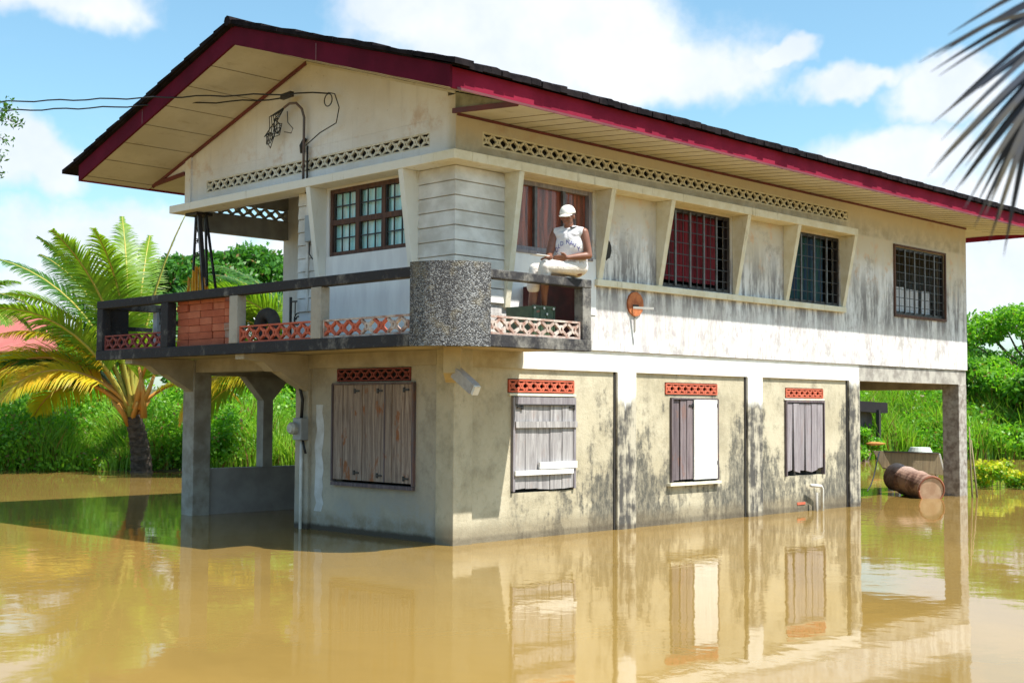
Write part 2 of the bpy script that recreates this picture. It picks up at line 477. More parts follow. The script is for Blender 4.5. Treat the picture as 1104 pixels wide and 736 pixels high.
def mk_leaf(name, c1, c2, c3, trans=.35, sc=1.3, dead=0):
    m, b, p, pos, o = new_mat(name)
    gi = b.n('ShaderNodeNewGeometry')
    ri = gi.outputs['Random Per Island']
    n = b.noise(pos, sc, 3, .6)
    c = b.mix(ri, c1, c2)
    c = b.mix(b.m('MULTIPLY', b.sm(n, .45, .66), .7), c, c3)
    if dead: c = b.mix(b.m('GREATER_THAN', ri, 1 - dead), c, (.22, .14, .05))
    b.put(p.inputs['Base Color'], c); p.inputs['Roughness'].default_value = .42
    p.inputs['Specular IOR Level'].default_value = .35
    tr = b.n('ShaderNodeBsdfTranslucent'); vm = b.n('ShaderNodeVectorMath', operation='MULTIPLY'); b.t.links.new(c, vm.inputs[0]); vm.inputs[1].default_value = (1.5, 1.6, .7)
    b.t.links.new(vm.outputs[0], tr.inputs[0])
    ms = b.n('ShaderNodeMixShader'); ms.inputs[0].default_value = trans
    b.t.links.new(p.outputs[0], ms.inputs[1]); b.t.links.new(tr.outputs[0], ms.inputs[2]); b.t.links.new(ms.outputs[0], o.inputs[0])
    return m


def mk_water():
    m, b, p, pos, o = new_mat('muddy_water')
    n = b.noise(b.scl(pos, (1, .45, 1)), .30, 6, .65, 1.2)
    c = b.mix(b.sm(n, .35, .7), (.285, .182, .050), (.235, .150, .042))
    b.put(p.inputs['Base Color'], c); p.inputs['Roughness'].default_value = .035; p.inputs['IOR'].default_value = 1.33
    p.inputs['Specular IOR Level'].default_value = .36
    r1 = b.noise(b.scl(pos, (1, 1, 1)), 5.0, 3, .55, .4); r2 = b.noise(b.vm('ADD', pos, (7, 3, 0)), 1.1, 3, .5, .3)
    patch = b.sm(b.noise(pos, .22, 3, .5), .46, .64)
    h = b.m('ADD', b.m('MULTIPLY', r1, b.m('ADD', .12, b.m('MULTIPLY', patch, .5))), b.m('MULTIPLY', r2, 1.0))
    bump(b, p, h, .12, .03)
    return m


def mk_ledge():
    m, b, p, pos, o = new_mat('cream_trim')
    x, y, z = sepz(b, pos)
    med = b.noise(pos, 5, 6, .65); fn = b.noise(pos, 30, 5, .7); st = b.noise(b.scl(pos, (8, 8, 1.4)), 1.0, 6, .7)
    right = b.sm(y, .35, .0)
    c = b.mix(b.sm(med, .35, .65), (.72, .69, .57), (.64, .59, .44))
    c = b.mix(b.m('MULTIPLY', b.m('SUBTRACT', 1, right), .75), c, (.76, .77, .75))
    c = b.mix(b.m('MULTIPLY', b.sm(st, .56, .72), .6), c, (.30, .25, .14))
    b.put(p.inputs['Base Color'], c); p.inputs['Roughness'].default_value = .8
    bump(b, p, b.m('ADD', fn, med), .3, .01)
    return m


M['upper'] = mk_upper()
M['lower'] = mk_lower('bare_render', (.42, .37, .26), (.52, .47, .35), (.06, .06, .055), 1.0)
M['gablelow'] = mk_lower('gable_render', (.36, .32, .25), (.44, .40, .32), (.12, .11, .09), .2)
M['beam'] = mk_beam()
M['black'] = mk_black()
M['pebble'] = mk_pebble()
M['trim'] = mk_ledge()
M['concrete'] = simple('weathered_concrete', (.40, .38, .34), (.25, .235, .21), 3.2, .9, bs=.4)
M['tanconc'] = simple('tan_concrete', (.50, .42, .26), (.36, .30, .19), 2.6, .9, bs=.4)
M['bracket'] = simple('bracket_concrete', (.46, .41, .32), (.33, .29, .22), 3.0, .9, bs=.4)
M['siding'] = simple('lapped_boards', (.74, .73, .71), (.50, .48, .44), 2.2, .8, bs=.35, stretch=(1, 1, 1.4), det=8)
M['maroon'] = simple('maroon_in_shade', (.115, .008, .026), (.075, .006, .018), 1.6, .9, bs=.1, spec=.12)  # darker copy for the shaded rake, its shade put into the colour
M['maroon_trim'] = simple('maroon_board', (.16, .03, .035), (.10, .025, .03), 3.0, .6, bs=.1)
M['soffit'] = simple('soffit_sheet', (.57, .545, .47), (.49, .465, .39), 1.3, .75, bs=.1)
def mk_soffit():
    m, b, p, pos, o = new_mat('soffit_sheet')
    n = b.noise(pos, 1.3, 6, .65); n2 = b.noise(b.scl(pos, (1, 2.2, 1)), 2.6, 7, .72, .6)
    c = b.mix(b.sm(n, .35, .65), (.57, .545, .47), (.49, .465, .39))
    c = b.mix(b.m('MULTIPLY', b.sm(n2, .56, .70), .35), c, (.27, .21, .13))
    b.put(p.inputs['Base Color'], c); p.inputs['Roughness'].default_value = .8
    bump(b, p, n2, .1, .01); return m


M['soffit'] = mk_soffit()
M['seam'] = simple('seam', (.20, .16, .10), rough=.8)
M['tile'] = simple('roof_tile', (.008, .007, .009), (.022, .018, .020), 6, 1.0, bs=.5, spec=.05)
M['redblock'] = simple('red_block', (.55, .13, .07), (.40, .09, .05), 8, .85)
M['darkredblock'] = simple('dark_red_block', (.24, .055, .045), (.17, .04, .035), 8, .85)
M['whiteblock'] = simple('peeling_block', (.56, .50, .45), (.30, .16, .12), 11, .85)
M['brick'] = simple('clay_brick', (.50, .14, .07), (.40, .10, .05), 5, .9, bs=.4)
M['brick2'] = simple('clay_brick_pale', (.58, .20, .11), (.45, .13, .07), 5, .9, bs=.4)
M['brickgrey'] = simple('mortar_brick', (.42, .36, .32), (.34, .16, .10), 8, .9, bs=.4)
M['wood_brown'] = mk_wood('plank_brown', (.42, .33, .27), (.15, .10, .08), ra=.95, plank=.205, axis=1)
M['wood_grey'] = mk_wood('plank_grey', (.50, .48, .48), (.19, .175, .185), ra=.15, plank=.2, axis=0)
M['wood_dark'] = mk_wood('plank_dark', (.16, .13, .14), (.08, .06, .07), ra=.3)
M['wood_white'] = mk_wood('plank_white', (.80, .79, .77), (.70, .69, .67), ra=.0)
M['frame_wood'] = mk_wood('frame_wood', (.13, .065, .045), (.06, .03, .025), ra=.4)
M['sill_grey'] = mk_wood('sill_grey', (.30, .28, .30), (.17, .15, .17), ra=.1)
M['glass'] = mk_glass('glass', (.8, .9, .9))
M['cur_teal'] = mk_curtain('teal_curtain', (.36, .78, .80), (.70, .88, .88))
M['cur_brown'] = mk_curtain('brown_curtain', (.42, .12, .07), (.13, .045, .03))
M['cur_red'] = mk_curtain('red_curtain', (.20, .010, .022), (.07, .005, .012))
M['cur_blue'] = mk_curtain('blue_curtain', (.015, .04, .09), (.015, .07, .06))
M['cur_white'] = mk_curtain('white_curtain', (.62, .64, .68), (.50, .52, .56))
M['iron'] = simple('black_iron', (.018, .018, .02), (.04, .03, .028), 10, .5, .3, bs=.1)
M['barmetal'] = simple('grey_bar', (.14, .145, .15), (.09, .075, .075), 8, .5, .4, bs=.1)
M['rust'] = simple('rust_steel', (.36, .13, .06), (.15, .05, .03), 4, .85, 0, bs=.4, det=7)
M['dark'] = simple('dark_interior', (.03, .028, .026), (.02, .018, .018), 2, .9)
M['cable'] = simple('cable', (.012, .012, .014), rough=.6, bs=0)
M['pvc'] = simple('pvc', (.72, .72, .70), (.55, .54, .50), 6, .5, bs=.05)
M['greybox'] = simple('grey_enamel', (.32, .34, .36), (.24, .25, .26), 5, .45, .2, bs=.05)
M['maroon_cloth'] = simple('maroon_panel', (.085, .014, .014), (.03, .008, .008), 3, .8, bs=.2)

# ------------------------------------------------------------------ setting: water and ground
mw = mk_water()
o = MB().add([(-400, -400, 0), (400, -400, 0), (400, 400, 0), (-400, 400, 0)], [(0, 1, 2, 3)]).build('flood_water', mw)
o['kind'] = 'structure'
mg = simple('bank_earth', (.06, .085, .02), (.09, .065, .03), .8, .95, bs=.5)


def ground():
    V = []; F = []
    rs = np.concatenate([np.linspace(-140, -40, 12), np.linspace(-38, 46, 60), np.linspace(50, 160, 12)])
    fs = np.concatenate([np.linspace(28, 60, 40), np.linspace(64, 260, 22)])
    for f in fs:
        for r in rs:
            bank = 33.0 + 11.0 / (1 + math.exp(-(r - 6) / 2.5)) + .5 * math.sin(r * .9) + .35 * math.sin(r * 2.3)
            t = f - bank
            z = -0.5 + 1.0 * (1 / (1 + math.exp(-t * 1.6))) + max(0, t) * .02 + .06 * math.sin(r * 1.7 + f)
            q = Vector((CAM.x, CAM.y, 0)) + FW * f + RT * r
            V.append((q.x, q.y, z))
    n = len(rs)
    for i in range(len(fs) - 1):
        for j in range(n - 1):
            F.append((i * n + j, i * n + j + 1, (i + 1) * n + j + 1, (i + 1) * n + j))
    mb = MB(); mb.add(V, F)
    o = mb.build('ground', mg, smooth=True); o['kind'] = 'structure'


ground()

# ------------------------------------------------------------------ THE HOUSE
H = thing('flooded_house', 'two storey white and bare concrete house with maroon eaves standing in brown flood water', 'house', (0, 0, 0))
ZU0, ZU1 = 2.43, 5.23
WL, WD = 13.63, 6.10
apexY = 3.04


def zs(y): return 6.42 - .307 * abs(y - apexY)        # underside of the sloping roof


# upper walls
wins = {'A': (.93, 2.52, 3.66, 4.56), 'B': (4.02, 5.70, 3.40, 4.56), 'C': (7.28, 8.88, 3.39, 4.55), 'D': (10.76, 12.70, 3.38, 4.60)}
mb = MB()
wall_holes(mb, 1, 0.0, .15, 0, WL, ZU0, ZU1, list(wins.values()) + [(.45, 9.19, 4.87, 5.06)])
# gable side: wall from Y=.15 to 3.2, then lintel zone above 4.6 to 6.1
mb2 = MB()
wall_holes(mb2, 0, 0.0, .15, 0.15, 3.15, ZU0, 4.60, [(.78, 2.5, 3.66, 4.56)])
wall_holes(mb2, 0, 0.0, .15, 0.15, WD - .13, 4.60, 5.20, [(.47, 5.57, 4.87, 5.06)])
mb2.add([], [])
V = [(0, 0.15, 5.20), (0, WD - .13, 5.20), (0, WD - .13, zs(WD) + .02), (0, apexY, 6.40), (0, .15, zs(0) + .02)]
mb2.hexa([(a[0], a[1], a[2] + .0015) for a in V], [(.15, a[1], a[2] + .0015) for a in V])
mb2.box(-.002, .151, .0, .149, 5.2315, 5.45)
wallr = mb.build('long_wall', M['upper'], H)
wallg = mb2.build('gable_wall', M['upper'], H)
# strip pilaster at far left of the gable
MB().box(-.03, .15, 5.97, 6.13, 4.703, 5.47).build('corner_strip', M['upper'], H)
# back, right and porch walls
mb = MB()
mb.box(WL - .15, WL - .001, .151, WD - .13, ZU0, ZU1)
mb.box(1.95, WL - .151, WD - .128, WD, ZU0, ZU1)
mb.build('rear_wall', M['upper'], H)
mb = MB()
mb.box(1.80, 1.95, 3.16, WD, ZU0, 5.2)
mb.box(.151, 1.80, 3.0, 3.14, ZU0, 5.2)
mb.build('porch_wall', M['upper'], H)
V = [(WL - .15, 0.15, 5.24), (WL - .15, WD, 5.24), (WL - .15, WD, zs(WD) + .02), (WL - .15, apexY, 6.40), (WL - .15, .15, zs(0) + .02)]
MB().hexa(V, [(WL - .002, *a[1:]) for a in V]).build('rear_gable', M['upper'], H)
# porch side beam + vent row over the open porch (Y=6 side)
mb = MB()
mb.box(.152, 1.8, 5.975, 6.095, 4.36, 4.66)
mb.box(.152, 1.8, 5.975, 6.095, 4.86, 5.2)
mb.build('porch_beam', M['concrete'], H)
lattice(MB(), 1, 6.0, .08, .152, 1.8, 4.66, 4.86).build('breeze_block_vent', M['concrete'], H)
# closing triangles over the eaves
mt = simple('eave_board', (.33, .32, .22), (.19, .18, .12), 5, .9)
MB().hexa([(-.012, -.002, 5.47), (-.012, -.002, 5.235), (-.012, -1.10, 5.145)], [(.01, -.002, 5.47), (.01, -.002, 5.235), (.01, -1.10, 5.145)]).build('eave_gusset', mt, H)
MB().hexa([(-.012, 6.14, 5.47), (-.012, 6.14, 5.235), (-.012, 7.12, 5.165)], [(.01, 6.14, 5.47), (.01, 6.14, 5.235), (.01, 7.12, 5.165)]).build('eave_gusset', M['upper'], H)

# vents under the eaves
lattice(MB(), 1, .006, .035, .45, 9.19, 4.87, 5.06, th=.030).build('breeze_block_vent', M['trim'], H)
vm_ = simple('pale_block', (.72, .69, .60), (.55, .50, .38), 7, .85)
lattice(MB(), 0, .006, .035, .47, 5.57, 4.87, 5.06, th=.030).build('breeze_block_vent', vm_, H)
# added dark sheets close behind both upper vents, painting the holes' shade
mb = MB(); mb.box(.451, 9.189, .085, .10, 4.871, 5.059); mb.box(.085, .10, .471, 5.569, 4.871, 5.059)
mb.build('vent_dark_sheet', M['dark'], H)
# ceiling (dark) and upper floor
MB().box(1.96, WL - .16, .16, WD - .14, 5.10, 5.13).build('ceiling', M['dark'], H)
mb = MB()
mb.box(.16, WL - .16, .16, WD - .16, 2.36, 2.428)
mb.build('floor_slab', M['tanconc'], H)
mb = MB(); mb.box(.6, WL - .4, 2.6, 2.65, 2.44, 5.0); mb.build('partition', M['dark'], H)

# roof --------------------------------------------------------------
X0, X1 = -1.20, 15.1
YA, YB = -1.20, 7.28
TH = .24


def zt(y): return zs(y) + TH


mb = MB()
ye0, ye1 = YA - .075, YB + .08
for (ya, yb) in ((ye0, apexY), (apexY, ye1)):
    a = [(X0 - .05, ya, zt(ya)), (X0 - .05, yb, zt(yb)), (X0 - .05, yb, zt(yb) + .06), (X0 - .05, ya, zt(ya) + .06)]
    mb.hexa(a, [(X1 + .05, *q[1:]) for q in a])
roof = mb.build('roof', M['tile'], H)
# tile ends: ragged edge along the eave, the rake and the ridge
mb = MB(); rnd = random.Random(3)
x = X0 - .05
while x < X1:
    wdt = .15 + rnd.uniform(-.02, .02); dz = rnd.uniform(-.010, .010); oy = rnd.uniform(-.012, .010)
    for k in range(2):
        y0 = ye0 - .02 + oy + k * .32
        z0 = zt(y0) + .055 + dz + k * .004
        zc = z0 + rnd.uniform(.006, .018)
        y1 = y0 + .34
        r_ = rnd.uniform(-.01, .014)
        mb.hexa([(x, y0, z0 - .05), (x + wdt * .96, y0, z0 - .05), (x + wdt * .96, y0, zc + r_), (x + wdt * .5, y0, zc + .014), (x, y0, zc)],
                [(x, y1, z0 - .05 + .1), (x + wdt * .96, y1, z0 - .05 + .1), (x + wdt * .96, y1, zc + .1 + r_), (x + wdt * .5, y1, zc + .125), (x, y1, zc + .1)])
    x += wdt
for sgn in (-1, 1):
    yy = apexY
    while (yy > ye0 if sgn < 0 else yy < ye1):
        L = .36 + rnd.uniform(-.03, .03); y2 = yy + sgn * L; j = rnd.uniform(-.006, .018)
        a = [(X0 - .09 + j, yy, zt(yy) + .02), (X0 + .2, yy, zt(yy) + .02), (X0 + .2, yy, zt(yy) + .075), (X0 - .09 + j, yy, zt(yy) + .055 + j)]
        b_ = [(X0 - .09 + j, y2, zt(y2) + .02), (X0 + .2, y2, zt(y2) + .02), (X0 + .2, y2, zt(y2) + .08 + j), (X0 - .09 + j, y2, zt(y2) + .075 + j)]
        mb.hexa(a, b_); yy = y2
mb.tube([(X0 - .1, apexY, zt(apexY) + .045), (X1 + .05, apexY, zt(apexY) + .045)], .07, 8)
mb.build('tile_edge', M['tile'], roof)
# fascias
mb = MB()
for (ya, yb) in ((YA, apexY), (apexY, YB)):
    a = [(X0, ya, zs(ya) - .01), (X0, yb, zs(yb) - .01), (X0, yb, zt(yb) - .004), (X0, ya, zt(ya) - .004)]
    mb.hexa(a, [(X0 + .035, *q[1:]) for q in a])
mb.build('rake_fascia', M['maroon'], roof)
mb = MB()
for (ya, yb) in ((YA, apexY), (apexY, YB)):
    a = [(X1 + .002, ya, zs(ya) - .01), (X1 + .002, yb, zs(yb) - .01), (X1 + .002, yb, zt(yb) - .004), (X1 + .002, ya, zt(ya) - .004)]
    mb.hexa(a, [(X1 + .035, *q[1:]) for q in a])
mb.build('rake_fascia', M['maroon'], roof)
for yj in (5.35, 1.2):                       # joint battens seen on the rake
    for zz in (0,):
        MB().box(X0 - .006, X0 - .0005, yj, yj + .02, zs(yj) + .0, zt(yj) - .03).build('fascia_joint', M['maroon_trim'], roof)
mb = MB(); mb.box(X0 + .036, X1, YA, YA + .03, zs(YA) - .01, zt(YA) - .02); mb.box(X0 + .036, X1, YB - .03, YB, zs(YB) - .01, zt(YB) - .02)
mb.box(X1 - .03, X1, YA + .031, YB - .031, 5.13, 5.25)
mb.build('eave_fascia', simple('maroon_in_sun', (.26, .016, .044), (.17, .011, .032), 1.6, .9, bs=.1, spec=.12), roof)  # brighter copy of the fascia maroon, sunlight on the eave painted in
mb = MB(); mb.box(X0 + .1, X1, YA - .012, YA - .001, zs(YA) - .02, zs(YA) + .008)
mb.build('drip_strip', M['maroon_trim'], roof)
# soffits
mb = MB()
ysl, ysr = YB - .031, YA + .031
for (ya, yb) in ((ysr, apexY), (apexY, ysl)):
    a = [(X0 + .036, ya, zs(ya)), (X0 + .036, yb, zs(yb)), (X0 + .036, yb, zs(yb) + .02), (X0 + .036, ya, zs(ya) + .02)]
    mb.hexa(a, [(-.013, *q[1:]) for q in a])
sof = mb.build('rake_soffit', M['soffit'], roof)
mb = MB()
for k in range(1, 8):
    y = apexY + k * .58
    if y < YB - .1: MB().bar((X0 + .04, y, zs(y) - .002), (-.014, y, zs(y) - .002), .012, .004).build('panel_seam', M['seam'], sof)
    y = apexY - k * .58
    if y > YA + .1: MB().bar((X0 + .04, y, zs(y) - .002), (-.014, y, zs(y) - .002), .012, .004).build('panel_seam', M['seam'], sof)
mb = MB()
mb.hexa([(.011, 0.0, 5.225), (.011, YA + .031, 5.135), (.011, YA + .031, 5.15), (.011, 0, 5.24)], [(X1 - .031, 0.0, 5.225), (X1 - .031, YA + .031, 5.135), (X1 - .031, YA + .031, 5.15), (X1 - .031, 0, 5.24)])
mb.hexa([(.011, 6.1, 5.225), (.011, YB - .031, 5.135), (.011, YB - .031, 5.15), (.011, 6.1, 5.24)], [(X1 - .031, 6.1, 5.225), (X1 - .031, YB - .031, 5.135), (X1 - .031, YB - .031, 5.15), (X1 - .031, 6.1, 5.24)])
mb.hexa([(WL, 0.001, 5.226), (WL, 6.099, 5.226), (WL, 6.099, 5.24), (WL, .001, 5.24)], [(X1 - .031, 0.001, 5.226), (X1 - .031, 6.099, 5.226), (X1 - .031, 6.099, 5.24), (X1 - .031, .001, 5.24)])
esof = mb.build('eave_soffit', M['soffit'], roof)
mb = MB()
x = .6
while x < X1 - .2:
    MB().bar((x, -.01, 5.2215), (x, YA + .04, 5.1335), .010, .004).build('panel_seam', M['seam'], esof); x += .305
# maroon boards where soffit meets wall
mb = MB()
def rb(ya, yb, wd=.05, dn=.06):
    a = [(-.035, ya, zs(ya) - dn), (-.035, yb, zs(yb) - dn), (-.035, yb, zs(yb) - .003), (-.035, ya, zs(ya) - .003)]
    mb.hexa(a, [(-.0135, *q[1:]) for q in a])
rb(apexY, 7.1, dn=.05)
mb.bar((-.03, .02, 5.24), (-.03, -1.08, 5.15), .03, .06)
mb.bar((-.03, 6.15, 5.24), (-.03, 7.1, 5.17), .03, .06)
mb.box(.02, WL, -.02, -.001, 5.19, 5.22)
mb.build('trim_board', M['maroon_trim'], H)
MB().hexa([(-.02, 0, zs(0) - .035), (-.02, apexY, zs(apexY) - .035), (-.02, apexY, zs(apexY) - .003), (-.02, 0, zs(0) - .003)],
          [(-.003, 0, zs(0) - .035), (-.003, apexY, zs(apexY) - .035), (-.003, apexY, zs(apexY) - .003), (-.003, 0, zs(0) - .003)]).build('trim_strip', M['soffit'], H)

# ledge and slanted fins ----------------------------------------------
D = .30
mb = MB()
mb.box(-D, -.001, -D, 6.12, 4.585, 4.70)
mb.box(0.0, 8.99, -D, -.001, 4.585, 4.70)
mb.build('ledge', M['trim'], H, bevel=.008)
mb = MB(); mb.box(2.55, 8.99, -.065, -.001, 3.295, 3.385)
mb.build('sill_band', M['trim'], H, bevel=.006)


def fin_r(xc, zb):
    t = .045
    a = [(xc - t, -.001, zb), (xc - t, -.001, 4.584), (xc - t, -D + .01, 4.584), (xc - t, -.045, zb)]
    MB().hexa(a, [(xc + t, *q[1:]) for q in a]).build('window_fin', M['trim'], H, bevel=.005)


def fin_g(yc, zb):
    t = .045
    a = [(-.001, yc - t, zb), (-.001, yc - t, 4.584), (-D + .01, yc - t, 4.584), (-.045, yc - t, zb)]
    MB().hexa(a, [(q[0], yc + t, q[2]) for q in a]).build('window_fin', M['trim'], H, bevel=.005)


for xc, zb in ((.86, 2.9), (2.63, 3.386), (3.93, 3.386), (5.80, 3.386), (7.20, 3.386), (8.944, 3.386)): fin_r(xc, zb)
for yc in (.69, 2.60): fin_g(yc, 2.9)

# lapped siding at the corner and on the little pier
def siding(y_g, x_r):
    mb = MB(); z = 2.95; hgt = .182
    k = 0
    while z < 4.55:
        z1_ = min(z + hgt - .012, 4.583)
        o1 = .034; o2 = .022
        if x_r:
            a = [(-o1, -o1, z), (x_r, -o1, z), (x_r, 0, z), (0, 0, z), (0, y_g, z), (-o1, y_g, z)]
            b_ = [(-o2, -o2, z1_), (x_r, -o2, z1_), (x_r, 0, z1_), (0, 0, z1_), (0, y_g, z1_), (-o2, y_g, z1_)]
            mb.hexa([(q[0] - .0005 * (q[0] == 0), q[1] - .0005 * (q[1] == 0), q[2]) for q in a], [(q[0], q[1], q[2]) for q in b_])
        z += hgt
    return mb


siding(.644, .814).build('corner_siding', M['siding'], H)
mb = MB(); z = 2.95
while z < 4.55:
    z1_ = min(z + .17, 4.58)
    mb.hexa([(-.03, 2.65, z), (-.03, 3.16, z), (-.001, 3.16, z), (-.001, 2.65, z)], [(-.02, 2.65, z1_), (-.02, 3.16, z1_), (-.001, 3.16, z1_), (-.001, 2.65, z1_)])
    z += .182
mb.box(-.05, -.031, 2.90, 2.95, 2.95, 4.58)
mb.build('pier_siding', M['siding'], H)
# white panels below windows (smooth)
wp = simple('white_panel', (.80, .81, .82), (.68, .68, .70), 1.6, .7, bs=.12, stretch=(3, 3, .8))
MB().box(-.012, -.0015, .74, 2.55, 2.6, 3.655).build('white_panel', wp, H)
MB().box(.91, 2.58, -.012, -.0015, 2.9, 3.655).build('white_panel', wp, H)

# ------------------------------------------------------------------ windows
def wpt(axis, u, d, z): return (d, u, z) if axis == 0 else (u, d, z)


def wbox(mb, axis, u0, u1, d0, d1, z0, z1, mi=0):
    if axis == 0: mb.box(d0, d1, u0, u1, z0, z1, mi)
    else: mb.box(u0, u1, d0, d1, z0, z1, mi)


def curtain(axis, u0, u1, d, z0, z1, mat, parent, amp=.02, n=90, name='curtain', seed=0):
    r = random.Random(seed); mb = MB(); vs = []; fs = []
    ph = [r.uniform(0, 6) for _ in range(4)]
    rows = 6
    for j in range(rows + 1):
        z = z0 + (z1 - z0) * j / rows
        for i in range(n + 1):
            u = u0 + (u1 - u0) * i / n
            off = amp * (math.sin(u * 38 + ph[0] + .4 * math.sin(j * .7)) + .5 * math.sin(u * 83 + ph[1]) + .8 * math.sin(u * 11 + ph[2]))
            vs.append(wpt(axis, u, d + off, z))
    for j in range(rows):
        for i in range(n):
            fs.append((j * (n + 1) + i, j * (n + 1) + i + 1, (j + 1) * (n + 1) + i + 1, (j + 1) * (n + 1) + i))
    mb.add(vs, fs)
    return mb.build(name, mat, parent, smooth=True)


def window(axis, u0, u1, z0, z1, fr_mat, label=None):
    mb = MB(); t = .055
    wbox(mb, axis, u0, u0 + t, .02, .09, z0, z1); wbox(mb, axis, u1 - t, u1, .02, .09, z0, z1)
    wbox(mb, axis, u0 + t, u1 - t, .02, .09, z0, z0 + t); wbox(mb, axis, u0 + t, u1 - t, .02, .09, z1 - t, z1)
    o = mb.build('window', fr_mat, H)
    if label: o['label'] = label
    return o


# gable window: brown frame, 3 x 2 sashes of 3x2 panes, teal curtain
w = window(0, .78, 2.5, 3.66, 4.56, M['frame_wood'], 'brown wooden window with small panes and pale teal curtains')
mb = MB(); ym = (.835, 2.445); third = (ym[1] - ym[0]) / 3
for k in (1, 2):
    yy = ym[0] + third * k; mb.box(.012, .07, yy - .035, yy + .035, 3.715, 4.505)
mb.box(.008, .075, ym[0], ym[1], 4.075, 4.145)
mb.build('mullion', M['frame_wood'], w)
mb = MB()
for k in range(3):
    for (za, zb) in ((3.715, 4.075), (4.145, 4.505)):
        ya = ym[0] + third * k + .035; yb = ym[0] + third * (k + 1) - .035
        for f in (1 / 3, 2 / 3):
            mb.box(.03, .045, ya + (yb - ya) * f - .008, ya + (yb - ya) * f + .008, za, zb)
        mb.box(.029, .046, ya, yb, (za + zb) / 2 - .008, (za + zb) / 2 + .008)
        for e in (ya, yb - .02): mb.box(.022, .05, e, e + .02, za, zb)
mb.build('glazing_bar', M['iron'], w)
MB().box(.055, .059, .835, 2.445, 3.715, 4.505).build('pane', M['glass'], w)
curtain(0, .84, 2.44, .085, 3.7, 4.5, M['cur_teal'], w, .009, seed=1)

# window A: brown curtain, three bars
def sill(u0, u1, z, mat, w, d=-.05): MB().box(u0 - .03, u1 + .03, d, .08, z - .04, z).build('sill', mat, w)


a = wins['A']; w = window(1, *a, M['sill_grey'], 'wide window with brown curtains and thin grey mullions')
for x in (1.43, 1.97): MB().box(x - .025, x + .025, .015, .06, a[2] + .055, a[3] - .055).build('mullion', M['barmetal'], w)
curtain(1, a[0] + .03, a[1] - .03, .105, a[2] + .02, a[3] - .03, M['cur_brown'], w, .016, seed=2)
MB().box(a[0] + .055, a[1] - .055, .075, .079, a[2] + .055, a[3] - .055).build('pane', M['glass'], w)
sill(.95, 2.47, a[2], M['sill_grey'], w, -.03)


def barred(key, label, mats, nv, nh, seed, xs=None):
    a = wins[key]; w = window(1, *a, M['iron'], label)
    mb = MB()
    n = nv
    for k in range(1, n):
        x = a[0] + (a[1] - a[0]) * k / n + random.Random(seed * 9 + k).uniform(-.02, .02)
        mb.box(x - .018, x + .018, -.005, .019, a[2] + .03, a[3] - .03)
    mb.build('grille_bar', M['barmetal'], w)
    mb = MB()
    for k in range(1, nh):
        z = a[2] + (a[3] - a[2]) * k / nh
        mb.box(a[0] + .02, a[1] - .02, .001, .012, z - .006, z + .006)
    for k in range(1, 2 * n):
        x = a[0] + (a[1] - a[0]) * k / (2 * n); mb.box(x - .006, x + .006, .0015, .0115, a[2] + .03, a[3] - .03)
    mb.build('grille_rod', M['iron'], w)
    return w


a = wins['B']; w = barred('B', 'barred window with dark red curtain', None, 5, 7, 3)
curtain(1, a[0] + .03, a[1] - .22, .13, a[2] + .12, a[3] - .03, M['cur_red'], w, .016, seed=3)
a = wins['C']; w = barred('C', 'barred window with blue and green curtain', None, 4, 6, 4)
curtain(1, a[0] + .03, a[1] - .3, .13, a[2] + .03, a[3] - .03, M['cur_blue'], w, .016, seed=4)
a = wins['D']; w = barred('D', 'barred window near the far corner with a white half curtain', None, 5, 8, 5)
curtain(1, a[0] + .05, a[0] + .62, .13, a[2] + .03, a[2] + .52, M['cur_white'], w, .012, 40, seed=5)
curtain(1, a[0] + .70, a[0] + 1.15, .13, a[2] + .03, a[2] + .50, M['cur_white'], w, .012, 40, seed=6)
curtain(1, a[0] + 1.24, a[0] + 1.62, .13, a[2] + .03, a[2] + .50, M['cur_white'], w, .012, 40, seed=7)
mb = MB(); mb.box(wins['D'][0] - .03, wins['D'][1] + .03, -.03, -.001, wins['D'][2] - .05, wins['D'][2] - .003)
mb.box(wins['D'][0] - .03, wins['D'][0] + .012, -.03, -.001, wins['D'][2], wins['D'][3]); mb.box(wins['D'][1] - .012, wins['D'][1] + .03, -.03, -.001, wins['D'][2], wins['D'][3])
mb.box(wins['D'][0] - .03, wins['D'][1] + .03, -.03, -.001, wins['D'][3] + .003, wins['D'][3] + .04)
mb.build('outer_frame', M['frame_wood'], w)

# hole broken in the wall and the round rusty bracket below
hb = MB(); ring = []; rr = random.Random(5)
for k in range(14):
    t = 2 * math.pi * k / 14; q = rr.uniform(.85, 1.15)
    ring.append((2.82 + .085 * q * math.cos(t), -.004, 3.80 + .13 * q * math.sin(t)))
hb.hexa(ring, [(q[0], -.001, q[2]) for q in ring]); hb.build('broken_hole', M['dark'], H)

# ------------------------------------------------------------------ ground floor
holesR = [(1.05, 2.23, .58, 1.80), (4.29, 5.42, .59, 1.81), (7.27, 8.43, .58, 1.80),
          (.98, 2.23, 1.84, 2.02), (4.17, 5.44, 1.85, 2.03), (7.29, 8.43, 1.83, 2.0)]
mb = MB(); wall_holes(mb, 1, .07, .14, .30, 9.5, -.6, 2.359, holesR)
mb.build('lower_long_wall', M['lower'], H)
mb = MB(); wall_holes(mb, 0, .07, .14, .212, 3.0, -.6, 2.359, [(.77, 2.42, .66, 1.96), (.86, 2.37, 1.98, 2.16)])
mb.build('lower_gable_wall', M['gablelow'], H)
mb = MB(); mb.box(9.35, 9.498, .215, 6.0, -.6, 2.358); mb.box(.22, 9.34, 5.9, 6.0, -.6, 2.358) if False else None
mb.box(2.6, 9.34, 5.88, 6.0, -.6, 2.358); mb.box(.215, 2.8, 3.001, 3.12, -.6, 2.358); mb.box(2.6, 2.75, 3.13, 5.87, -.6, 2.358)
